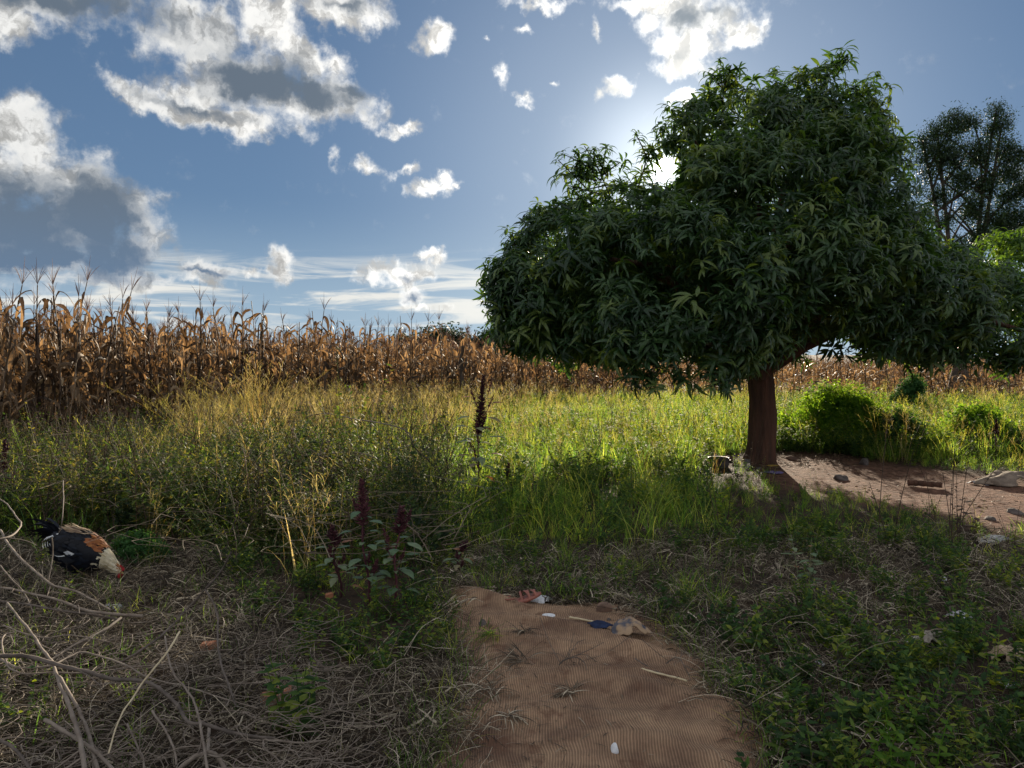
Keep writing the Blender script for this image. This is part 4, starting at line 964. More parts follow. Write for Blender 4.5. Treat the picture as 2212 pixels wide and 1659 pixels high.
# thin twigs nobody could count
g = Geo()
for _ in range(420):
    a, b = random.uniform(-120, 760), random.uniform(1330, 1700); c = G(a, b, random.uniform(.05, .16)); az = random.uniform(0, 6.28); l = random.uniform(.12, .45)
    q = [c + l * u * np.array([math.cos(az + .5 * u * k), math.sin(az + .5 * u * k), random.uniform(-.12, .15)]) for k, u in enumerate((0, .35, .7, 1))]
    g.add(*tube(smooth_path(q, 8), np.linspace(random.uniform(.0012, .003), .0009, 8), 4))
g.build('twig_litter', M_twig, label='thin dry twigs scattered through the straw at lower left', cat='twigs', kind='stuff')

def zf(pts, h0): return [(658.3 + x / 2.749, 713.2 + y / 2.749, h) for (x, y), h in zip(pts, h0)]
bent_twig('thorny_branch', [(660, 905, .62), (700, 895, .72), (770, 905, .85), (870, 925, .9), (895, 965, .75), (930, 1000, .5), (960, 1040, .22), (985, 1070, .0)], .004, .007, M_twig2, 'thin arching dark thorny branch left of the tall amaranth', cat='branch', spurs=16)
bent_twig('thorny_branch', [(640, 1040, .05), (690, 1000, .3), (740, 975, .55), (800, 985, .6), (850, 1010, .5)], .005, .003, M_twig2, 'lower thorny branch spreading under the arching one', cat='branch', spurs=16)
bent_twig('thorny_branch', [(700, 1110, .02), (705, 1050, .3), (690, 990, .6), (700, 940, .8)], .006, .003, M_twig2, 'upright dead thorny stem left of the arching branch', cat='branch', spurs=18)

def panic_tuft(px_, pyb, h, n, label, lean=.3):
    b = G(px_, pyb); root = empty('grass_tussock', b, label=label, cat='grass tussock'); g = Geo(); s = Geo()
    for _ in range(n * 2): leaf(g, (random.gauss(0, .09), random.gauss(0, .09), 0), random.uniform(0, 6.28), random.uniform(1.0, 1.5), h * random.uniform(.4, .85), .009, bend=random.uniform(.4, 1.5), n=6, fold=0, peak=.3)
    for _ in range(n): seed_stem(s, (random.gauss(0, .08), random.gauss(0, .08), 0), h * random.uniform(.8, 1.15), .005, lean=random.uniform(0.02, lean * 2))
    g.build('foliage', M_dry, root); s.build('seed_stem', M_dry, root)
panic_tuft(430, 1010, 1.15, 40, 'largest pale dry grass tussock in front of the maize at left', .6)
panic_tuft(560, 985, 1.35, 34, 'tall feathery dry grass tussock leaning right, behind the largest one', .5)
panic_tuft(330, 1060, .75, 22, 'low dry grass tussock at left in front of the largest one', .6)
panic_tuft(720, 950, 1.0, 22, 'dry grass tussock near the middle, before the maize', .5)

# ------------------------------------------------------------------ woven mat
def build_mat():
    nu, nv = 170, 240
    Lp = smooth_path([G(*p)[:2].tolist() + [0] for p in MAT_L], nv); Rp = smooth_path([G(*p)[:2].tolist() + [0] for p in MAT_R], nv)
    u = np.linspace(0, 1, nu)[None, :, None]; Q = Lp[:, None] * (1 - u) + Rp[:, None] * u
    x, y = Q[..., 0], Q[..., 1]
    # wavy back edge
    y = y + (.06 * np.sin(np.linspace(0, 1, nu) * 9)[None] + .05) * np.linspace(0, 1, nv)[:, None] ** 6
    def ridge(x0, y0, ax, w, L_, h):
        dx, dy = x - x0, y - y0; c, s = math.cos(ax), math.sin(ax); a = dx * c + dy * s; b = -dx * s + dy * c + .06 * np.sin(a * 5)
        return h * np.exp(-(b / w) ** 2 - (a / L_) ** 2)
    z = ground_z(x, y) + .028 + .008 * fbm(x, y, 3.5, 1) + .004 * fbm(x, y, 9, 2)
    for a, b, ax, w, L_, h in [(1050, 1300, -.45, .07, .35, .05), (1230, 1365, -.25, .06, .5, .035), (1180, 1395, -.1, .05, .4, .02), (1400, 1420, -.5, .07, .4, .045), (1440, 1510, -.35, .08, .5, .04), (1250, 1560, .1, .1, .6, .03), (1530, 1600, .3, .09, .4, .03), (1100, 1480, .2, .08, .3, .02), (1330, 1460, .3, .06, .3, .025), (1480, 1640, -.2, .07, .4, .03)]:
        q = G(a, b); z = z + ridge(q[0], q[1], ax, w, L_, h)
    e = np.minimum(np.minimum(np.linspace(0, 1, nu)[None] * 18, (1 - np.linspace(0, 1, nu)[None]) * 18), (1 - np.linspace(0, 1, nv)[:, None]) * 18); z = z - .024 * (1 - np.clip(e, 0, 1)) 
    V = np.stack([x, y, z], -1).reshape(-1, 3); i, j = np.meshgrid(np.arange(nv - 1), np.arange(nu - 1), indexing='ij')
    Fq = np.stack([i * nu + j, i * nu + j + 1, (i + 1) * nu + j + 1, (i + 1) * nu + j], -1).reshape(-1, 4)
    m = mat('brown_ribbed_cloth'); L = m.node_tree.links
    tc = add(m, 'ShaderNodeTexCoord')
    nd = add(m, 'ShaderNodeTexNoise'); nd.inputs['Scale'].default_value = 2.2; nd.inputs['Detail'].default_value = 3; L.new(tc.outputs['Object'], nd.inputs['Vector'])
    sc_ = add(m, 'ShaderNodeVectorMath', operation='SCALE'); sc_.inputs['Scale'].default_value = .10; L.new(nd.outputs['Color'], sc_.inputs[0])
    ad = add(m, 'ShaderNodeVectorMath', operation='ADD'); L.new(tc.outputs['Object'], ad.inputs[0]); L.new(sc_.outputs[0], ad.inputs[1])
    wv = add(m, 'ShaderNodeTexWave', wave_type='BANDS', bands_direction='X', wave_profile='SIN'); wv.inputs['Scale'].default_value = 30; wv.inputs['Distortion'].default_value = .3; L.new(ad.outputs[0], wv.inputs['Vector'])
    n1 = add(m, 'ShaderNodeTexNoise'); n1.inputs['Scale'].default_value = 3; n1.inputs['Detail'].default_value = 8; n1.inputs['Roughness'].default_value = .65; L.new(tc.outputs['Object'], n1.inputs['Vector'])
    rp = add(m, 'ShaderNodeValToRGB'); rp.color_ramp.elements[0].position = .36; rp.color_ramp.elements[1].position = .66
    rp.color_ramp.elements[0].color = (.17, .10, .066, 1); rp.color_ramp.elements[1].color = (.44, .285, .175, 1); L.new(n1.outputs['Fac'], rp.inputs[0])
    mr = add(m, 'ShaderNodeMapRange'); mr.inputs[3].default_value = .62; mr.inputs[4].default_value = 1.15; L.new(wv.outputs['Fac'], mr.inputs[0])
    ml = add(m, 'ShaderNodeVectorMath', operation='SCALE'); L.new(rp.outputs[0], ml.inputs[0]); L.new(mr.outputs[0], ml.inputs['Scale'])
    n4 = add(m, 'ShaderNodeTexNoise'); n4.inputs['Scale'].default_value = 5.5; n4.inputs['Detail'].default_value = 10; n4.inputs['Roughness'].default_value = .72; L.new(tc.outputs['Object'], n4.inputs['Vector'])
    r4 = add(m, 'ShaderNodeMapRange', interpolation_type='SMOOTHSTEP'); r4.inputs[1].default_value = .52; r4.inputs[2].default_value = .66; r4.inputs[4].default_value = .85; L.new(n4.outputs['Fac'], r4.inputs[0])
    m4 = add(m, 'ShaderNodeMix', data_type='RGBA'); L.new(r4.outputs[0], m4.inputs[0]); L.new(ml.outputs[0], m4.inputs[6]); m4.inputs[7].default_value = (.135, .068, .042, 1)
    ml = m4
    pr = add(m, 'ShaderNodeBsdfPrincipled'); pr.inputs['Roughness'].default_value = .92; pr.inputs['Specular IOR Level'].default_value = .2; L.new(ml.outputs[2], pr.inputs['Base Color'])
    bp = add(m, 'ShaderNodeBump'); bp.inputs['Strength'].default_value = .8; bp.inputs['Distance'].default_value = .004; L.new(wv.outputs['Fac'], bp.inputs['Height'])
    b2 = add(m, 'ShaderNodeBump'); b2.inputs['Strength'].default_value = .5; b2.inputs['Distance'].default_value = .01; n3 = add(m, 'ShaderNodeTexNoise'); n3.inputs['Scale'].default_value = 40; n3.inputs['Detail'].default_value = 6
    L.new(tc.outputs['Object'], n3.inputs['Vector']); L.new(n3.outputs['Fac'], b2.inputs['Height']); L.new(bp.outputs[0], b2.inputs['Normal']); L.new(b2.outputs[0], pr.inputs['Normal'])
    L.new(pr.outputs[0], add(m, 'ShaderNodeOutputMaterial').inputs[0])
    o = Geo().add(V, Fq).build('floor_mat', m, label='worn brown ribbed mat lying wrinkled on the ground in the foreground', cat='mat')
    return x, y, z
MX, MY, MZ = build_mat()
def mat_z(x, y):
    d = (MX - x) ** 2 + (MY - y) ** 2; k = np.argmin(d); return float(MZ.ravel()[k]) if d.min() < .003 else float(ground_z(x, y))
def onground(px_, py_, dz=0.0):
    q = G(px_, py_, .03); return np.array([q[0], q[1], mat_z(q[0], q[1]) + dz])

# ------------------------------------------------------------------ small things lying about
import bmesh
def rock_geo(sx, sy, sz, sub=3, rough=.18, seed=0, flat=.3, cuts=6):
    r = np.random.default_rng(seed); bm = bmesh.new(); bmesh.ops.create_icosphere(bm, subdivisions=sub, radius=1)
    V = np.array([v.co[:] for v in bm.verts]); Fq = np.array([[v.index for v in f.verts] for f in bm.faces]); bm.free()
    for _ in range(cuts):
        n = norm(r.normal(0, 1, 3)); d = r.uniform(.55, .85); k = V @ n - d; V = V - np.outer(np.maximum(k, 0), n)
    V *= 1 + rough * (np.sin(V @ r.normal(0, 3, 3) + 1) + np.sin(V @ r.normal(0, 5, 3)))[:, None] * .3
    V = V * [sx, sy, sz]; V[:, 2] = np.maximum(V[:, 2], -sz * flat); V[:, 2] += sz * flat
    return Geo().add(V, Fq)
def rock(name, px_, py_, s, m, label, cat, seed, group=None, rz=None):
    q = onground(px_, py_, -.004); o = rock_geo(*s, seed=seed).build(name, m, loc=q, label=label, cat=cat, group=group); o.rotation_euler[2] = random.uniform(0, 6.28) if rz is None else rz; return o
def cloth_geo(w, l, h, seed=0, thick=.004, n=26, crump=1.0):
    """a crumpled sheet with thickness"""
    r = np.random.default_rng(seed); u, v = np.meshgrid(np.linspace(-1, 1, n), np.linspace(-1, 1, n))
    rr = 1 + .18 * np.sin(3 * np.arctan2(v, u) + r.uniform(0, 6)) + .1 * np.sin(7 * np.arctan2(v, u) + r.uniform(0, 6))
    x = u * np.sqrt(1 - v * v / 2) * rr; y = v * np.sqrt(1 - u * u / 2) * rr; z = 0
    for k in range(9):
        f = 1.5 + .9 * k; a, b, c = r.normal(0, 1, 3); z = z + np.abs(np.sin((x * a + y * b) * f + c * 3)) / (1 + .45 * k)
    z = z / z.max(); env = np.clip(1 - (x ** 2 + y ** 2) * .75, .06, 1) ** .7
    x = x + .06 * crump * np.sin(z * 9 + y * 4); y = y + .06 * crump * np.cos(z * 8 + x * 5)
    top = np.stack([x * w / 2, y * l / 2, h * z * env + thick], -1); bot = top - [0, 0, thick]; V = np.concatenate([top.reshape(-1, 3), bot.reshape(-1, 3)])
    i, j = np.meshgrid(np.arange(n - 1), np.arange(n - 1), indexing='ij'); q = np.stack([i * n + j, i * n + j + 1, (i + 1) * n + j + 1, (i + 1) * n + j], -1).reshape(-1, 4)
    N2 = n * n; e = [(k, k + 1) for k in range(n - 1)] + [((k + 1) * n - 1, (k + 2) * n - 1) for k in range(n - 1)] + [(N2 - 1 - k, N2 - 2 - k) for k in range(n - 1)] + [((n - 1 - k) * n, (n - 2 - k) * n) for k in range(n - 1)]
    sd = np.array([[b, a, a + N2, b + N2] for a, b in e])
    return Geo().add(V, np.concatenate([q, q[:, ::-1] + N2, sd]))
def cloth(name, px_, py_, w, l, h, m, label, cat, seed, rz=0, **k):
    o = cloth_geo(w, l, h, seed, **k).build(name, m, loc=onground(px_, py_, .002), label=label, cat=cat); o.rotation_euler[2] = rz; return o
M_navy = solid('navy_cloth', (.02, .035, .09), (.01, .015, .04), rough=.9, scale=30)
M_tan = solid('stained_tan_cloth', (.36, .25, .16), (.09, .09, .11), rough=.85, scale=9, bump=.5, ramp=(.42, .52))
M_pale = solid('pale_cloth', (.52, .46, .40), (.34, .29, .25), rough=.9, scale=25, bump=.5)
M_rust = solid('rust_plastic', (.30, .10, .065), (.20, .065, .045), rough=.45, scale=20, bump=.15, spec=.5)
M_pot = solid('sooty_metal', (.10, .085, .08), (.03, .028, .028), rough=.6, scale=10, bump=.3, metallic=.3)
M_sack = solid('old_sack', (.26, .20, .15), (.12, .09, .07), rough=.9, scale=12, bump=.7)
M_cream = solid('cream_cardboard', (.52, .40, .27), (.34, .25, .16), rough=.85, scale=10, bump=.4)
M_lilac = solid('lilac_cloth', (.16, .13, .28), (.07, .06, .12), rough=.9, scale=14)
M_yel = solid('yellow_scrap', (.5, .33, .06), (.3, .2, .05), rough=.7)

# sandal
def sandal():
    q = onground(1133, 1301, .006); root = empty('sandal', q, rz=R(25), label='rust brown strappy sandal lying on its side at the back of the mat', cat='sandal'); root.rotation_euler = (R(-8), R(-14), R(22))
    n = 22; t = np.linspace(0, 2 * math.pi, 40, endpoint=False); x = .115 * np.cos(t); y = .042 * np.sin(t) * (1 + .18 * np.cos(t) - .12 * np.cos(2 * t))
    V = []; 
    for z, s in ((0, .94), (.004, 1.0), (.014, 1.0), (.018, .95), (.018, .0)): V.append(np.stack([x * s, y * s, np.full(40, z) + .010 * (x / .115 < -.2) * (z > 0) * (-x / .115)], -1))
    V = np.concatenate(V); i, j = np.meshgrid(np.arange(4), np.arange(40), indexing='ij'); Fq = np.stack([i * 40 + j, i * 40 + (j + 1) % 40, (i + 1) * 40 + (j + 1) % 40, (i + 1) * 40 + j], -1).reshape(-1, 4)
    Geo().add(V, Fq).build('sole', M_rust, root)
    for k, x0 in enumerate((.075, .055, .035, .013, -.012)):
        a = np.linspace(0, math.pi, 14); hh = .030 + .005 * k; w = .040 + .004 * math.sin(k); sw = .02 * (-1) ** k
        path = np.stack([x0 + sw * np.cos(a) * .6, w * np.cos(a), .012 + hh * np.sin(a)], -1)
        V, Fq = ribbon(path, np.full(14, .013), np.array([1.0, 0, 0])); V2 = V * [1, 1, 1] + [0, 0, .0025]; g = Geo().add(np.concatenate([V, V2]), np.concatenate([Fq, Fq[:, ::-1] + len(V)])); g.build('strap', M_rust, root)
    a = np.linspace(-1.3, 1.3, 16); path = np.stack([-.045 - .062 * np.cos(a), .043 * np.sin(a) / math.sin(1.3), .045 + .004 * np.cos(a)], -1); Geo().add(*tube(path, .0045, 6)).build('heel_strap', M_rust, root)
sandal()
cloth('tissue', 1166, 1290, .15, .09, .045, M_white, 'crumpled white tissue beside the rust brown sandal', 'tissue', 3, .4)
rock('stone', 1305, 1318, (.055, .04, .045), M_stone, 'reddish brown stone on the back edge of the mat', 'stone', 5, rz=.2)
rock('stone', 1042, 1346, (.03, .022, .022), M_gstone, 'small dark stone on the left part of the mat', 'stone', 6)
rock('stone', 1315, 1337, (.014, .012, .012), M_gstone, 'tiny dark pebble between brown stone and stained bag', 'stone', 7)
rock('stone', 1329, 1622, (.017, .015, .027), M_white, 'small white lump of stone near the bottom of the mat', 'stone', 8)
g = Geo(); a = np.linspace(0, 6.283, 24, endpoint=False); Vs = [np.stack([.036 * s * np.cos(a), .026 * s * np.sin(a), np.full(24, z)], -1) for s, z in ((1.0, 0), (1.03, .004), (1.0, .009), (.88, .0095), (.82, .006), (.02, .006))]
i, j = np.meshgrid(np.arange(5), np.arange(24), indexing='ij'); g.add(np.concatenate(Vs), np.stack([i * 24 + j, i * 24 + (j + 1) % 24, (i + 1) * 24 + (j + 1) % 24, (i + 1) * 24 + j], -1).reshape(-1, 4))
g.build('lid', M_white, loc=onground(1185, 1337, .004), label='small oval white lid lying on the mat right of the sandal', cat='lid')
cloth('rag', 1300, 1365, .16, .07, .03, M_navy, 'dark navy rag next to the stained tan bag', 'rag', 11, -.35)
cloth('crumpled_bag', 1360, 1374, .19, .13, .085, M_tan, 'crumpled tan and grey stained bag on the mat', 'bag', 12, -.3, thick=.006)
bent_twig('dry_stick', [(1386, 1441, .045), (1430, 1452, .045), (1483, 1467, .045)], .0055, .0045, M_reed, 'straight pale cane stick lying on the mat', cat='stick')
bent_twig('dry_stick', [(1230, 1330, .05), (1265, 1336, .045), (1306, 1346, .045)], .006, .005, M_reed, 'broken pale stalk at the back of the mat before the navy rag', cat='stick')
bent_twig('dry_stick', [(1206, 1432, .05), (1222, 1420, .07), (1245, 1415, .06), (1262, 1426, .05)], .004, .002, M_twig2, 'dark branching rootlet in the middle of the mat', cat='twig', spurs=12)
bent_twig('dry_stick', [(1440, 1430, .06), (1462, 1418, .10), (1480, 1440, .08), (1490, 1466, .05)], .003, .0015, M_twig2, 'thin dark looping twig over the pale cane stick', cat='twig', spurs=8)
bent_twig('dry_stick', [(1372, 1418, .05), (1395, 1432, .045), (1425, 1448, .045)], .003, .002, M_twig2, 'thin dark twig touching the pale cane stick at its left end', cat='twig')
g = rock_geo(.024, .009, .009, seed=20); g.build('seed_pod', M_deadstem, loc=onground(1546, 1496, 0), label='dark seed pod at the right edge of the mat', cat='seed pod')
for a, b, s, lab in [(1135, 1368, .10, 'small frayed grass tuft lying behind the rootlet on the mat'), (1126, 1430, .15, 'pale uprooted grass tuft left of the dark rootlet'), (1232, 1494, .13, 'flattened dead grass tuft in the middle of the mat'),
                     (1060, 1375, .16, 'half green uprooted grass tuft at the left of the mat'), (1100, 1555, .10, 'small straw wisp low on the mat at left'), (1060, 1490, .2, 'largest heap of dead grass spilling onto the mat')]:
    g = Geo(); c = random.uniform(0, 6.28)
    for _ in range(46):
        az = c + random.gauss(0, .7) + (3.14 if random.random() < .25 else 0); leaf(g, (random.gauss(0, s * .15), random.gauss(0, s * .12), .008), az, random.uniform(.0, .9), s * random.uniform(.4, 1.1), .0045, bend=random.uniform(.5, 1.6), n=6, fold=0, roll=random.uniform(-.8, .8))
    g.build('uprooted_grass', M_straw if 'green' not in lab else M_grass, loc=onground(a, b), label=lab, cat='dead grass')
g = Geo()
for _ in range(1300):
    v = random.random(); a, b = random.uniform(940, 1640), random.uniform(1300, 1700)
    if not inpoly(np.array([a]), np.array([b]), MAT_POLY)[0]: continue
    if random.random() < (a - 1000) / 420: continue
    q = onground(a, b, .004); az = random.uniform(0, 6.28); leaf(g, q, az, random.uniform(-.02, .25), random.uniform(.01, .05) + .07 * random.random() ** 4, random.uniform(.0015, .005), bend=random.uniform(.2, .5), n=4, fold=0)
g.build('straw_bits', M_straw, label='loose bits of straw sprinkled over the mat', cat='straw', kind='stuff')

# right side litter
cloth('rag', 2008, 1380, .22, .13, .075, M_pale, 'pale grey brown cloth lump lying among the weeds at right', 'rag', 21, .1, thick=.006)
cloth('plastic_scrap', 1897, 1382, .10, .05, .02, M_film, 'thin dusty plastic scrap left of the pale cloth lump', 'plastic scrap', 22, -.5)
cloth('plastic_scrap', 2072, 1322, .13, .07, .04, M_film, 'torn clear plastic sheet caught in dead stems at right', 'plastic scrap', 23, -.2)
cloth('plastic_scrap', 2037, 1248, .07, .05, .05, M_film, 'small shiny plastic shred in the shaded weeds at right', 'plastic scrap', 24, .2)
cloth('crumpled_bag', 2180, 1412, .2, .16, .07, M_cream, 'crumpled cream paper bag at the right edge', 'paper bag', 25, .5)
cloth('plastic_scrap', 2175, 1470, .07, .05, .02, M_white, 'bluish white scrap below the cream paper bag', 'plastic scrap', 26, .5)
q = onground(1773, 1430, .02); o = cloth_geo(.045, .025, .006, 27, crump=.2).build('paper_tag', M_white, loc=q, label='small bright white tag lying in the weeds right of the mat', cat='paper tag'); o.rotation_euler = (.3, .1, -.8)
cloth('plastic_scrap', 242, 1306, .11, .09, .05, M_film, 'crumpled clear plastic at the end of the stick bundle', 'plastic scrap', 28, .8)
def brick_piece(px_, py_, s, label, rz, seed):
    bm = bmesh.new(); bmesh.ops.create_cube(bm, size=1); bmesh.ops.bevel(bm, geom=bm.edges[:], offset=.06, segments=2, affect='EDGES'); r = np.random.default_rng(seed)
    for v in bm.verts: v.co.x *= s[0] * (1 + .35 * (v.co.y > 0)); v.co.y *= s[1]; v.co.z = (v.co.z + .45) * s[2]; v.co.x += .1 * s[0] * math.sin(v.co.z * 40)
    me = bpy.data.meshes.new('brick'); bm.to_mesh(me); bm.free(); me.materials.append(M_brick); o = bpy.data.objects.new('brick_fragment', me); C.objects.link(o); o.location = onground(px_, py_); o.rotation_euler = (.12, -.15, rz)
    tag(o, label, 'brick')
brick_piece(598, 1502, (.10, .07, .05), 'largest orange brick fragment by the green nettle', .5, 1)
brick_piece(448, 1388, (.06, .05, .035), 'orange brick fragment lying in straw behind the thin reed', -.2, 2)
brick_piece(316, 1386, (.035, .03, .02), 'tiny brick chip left of the reed', .9, 3)
brick_piece(712, 1280, (.04, .03, .03), 'red brick bit in the grass left of the front amaranths', .3, 4)

# cooking place under the tree
def lathe(prof, n=24):
    a = np.linspace(0, 2 * math.pi, n, endpoint=False); V = np.concatenate([np.stack([r * np.cos(a), r * np.sin(a), np.full(n, z)], -1) for r, z in prof])
    i, j = np.meshgrid(np.arange(len(prof) - 1), np.arange(n), indexing='ij'); return V, np.stack([i * n + j, i * n + (j + 1) % n, (i + 1) * n + (j + 1) % n, (i + 1) * n + j], -1).reshape(-1, 4)
root = empty('cooking_pot', G(1552, 1012), label='sooty black cooking pot standing left of the mango trunk', cat='pot')
Geo().add(*lathe([(.02, 0), (.10, .004), (.125, .03), (.132, .08), (.128, .13), (.138, .14), (.138, .146), (.124, .14), (.122, .09), (.118, .03), (.02, .012)])).build('bowl', M_pot, root)
for s in (-1, 1):
    a = np.linspace(0, math.pi, 10); Geo().add(*tube(np.stack([s * (.13 + .03 * np.sin(a)), .035 * np.cos(a), np.full(10, .11)], -1), .005, 6)).build('handle', M_pot, root)
root = empty('tin_can', G(1613, 1012), label='dull grey tin can beside the foot of the mango trunk', cat='can')
Geo().add(*lathe([(.005, .002), (.048, 0), (.05, .006), (.048, .01), (.048, .11), (.05, .116), (.048, .12), (.046, .112), (.046, .02), (.005, .018)])).build('can_body', solid('tin', (.25, .24, .23), (.12, .10, .09), rough=.5, metallic=.5), root)
Geo().add(*tube(np.array([(-.048, 0, .112), (-.03, 0, .16), (0, 0, .18), (.03, 0, .16), (.048, 0, .112)]), .002, 5)).build('wire_handle', M_pot, root)
SGp = 'stones and clods near the mango trunk'
for k, (a, b, s, m, lab) in enumerate([(1524, 1008, (.09, .07, .07), M_stone, 'brown hearth stone at the far left of the cooking pot'), (1568, 992, (.12, .07, .06), M_stone, 'long brown hearth stone behind the cooking pot'), (1590, 1003, (.06, .05, .05), M_gstone, 'grey stone between pot and tin can'),
        (1710, 990, (.10, .05, .04), M_stone, 'flat stone just right of the trunk foot'), (1817, 1032, (.10, .06, .06), M_gstone, 'dark stone in the trunk shadow on the bare earth'), (1796, 1060, (.06, .04, .035), M_gstone, 'small dark stone nearer than the shadowed one'),
        (1868, 1000, (.11, .07, .07), M_gstone, 'lumpy dark stone by the weeds behind the bare earth'), (2137, 1114, (.06, .04, .03), M_gstone, 'small stone on the bare earth at right'), (2195, 1100, (.10, .06, .04), M_gstone, 'flat dark clod at the right edge of the bare earth'), (1640, 1012, (.05, .04, .03), M_gstone, 'small stone against the trunk foot')]):
    rock('stone', a, b, s, m, lab, 'stone', 40 + k, SGp)
cloth('rag', 1668, 1022, .28, .13, .03, M_lilac, 'dark lilac rag spread at the foot of the trunk', 'rag', 31, 0)
cloth('plastic_scrap', 1668, 1004, .16, .05, .02, M_yel, 'yellow scrap behind the lilac rag', 'plastic scrap', 32, 0)
cloth('sack', 2185, 1042, .85, .45, .16, M_sack, 'heap of old brown sacking at the right edge of the bare earth', 'sack', 33, .1, thick=.012, n=40)
cloth('sack', 2124, 1044, .30, .13, .06, M_film, 'pale empty plastic sack left of the brown sacking', 'sack', 34, -.2)
cloth('sack', 2150, 1160, .32, .12, .06, M_film, 'crumpled pale plastic on the near edge of the bare earth', 'plastic sheet', 35, .2)
bent_twig('log', [(1960, 1044, .04), (1995, 1046, .045), (2035, 1050, .04)], .035, .03, M_bark, 'short log lying across the tree shadow on the bare earth', cat='log', sides=12)
cloth('plastic_scrap', 1009, 890, .22, .1, .05, solid('pink_plastic', (.7, .25, .28), (.5, .2, .2), rough=.6), 'pink plastic scrap in the grass before the maize', 'plastic scrap', 36, 0).location.z += .42
q = P(997, 840, 21); q[2] = 0; g = Geo(); hp = smooth_path([(0, 0, -.05), (.02, 0, .6), (-.02, .02, 1.15), (.05, 0, 1.72)], 16); g.add(*tube(hp, .06 + .02 * np.sin(np.arange(16) * 1.3), 10))
g.add(*tube(smooth_path([hp[9], hp[9] + [.12, 0, .12], hp[9] + [.16, 0, .4]], 6), [.05, .045, .04, .035, .03, .012], 6))
g.build('tree_stump', M_darkbark, loc=q, label='blackened dead stump standing in the maize behind the tall amaranth', cat='stump')

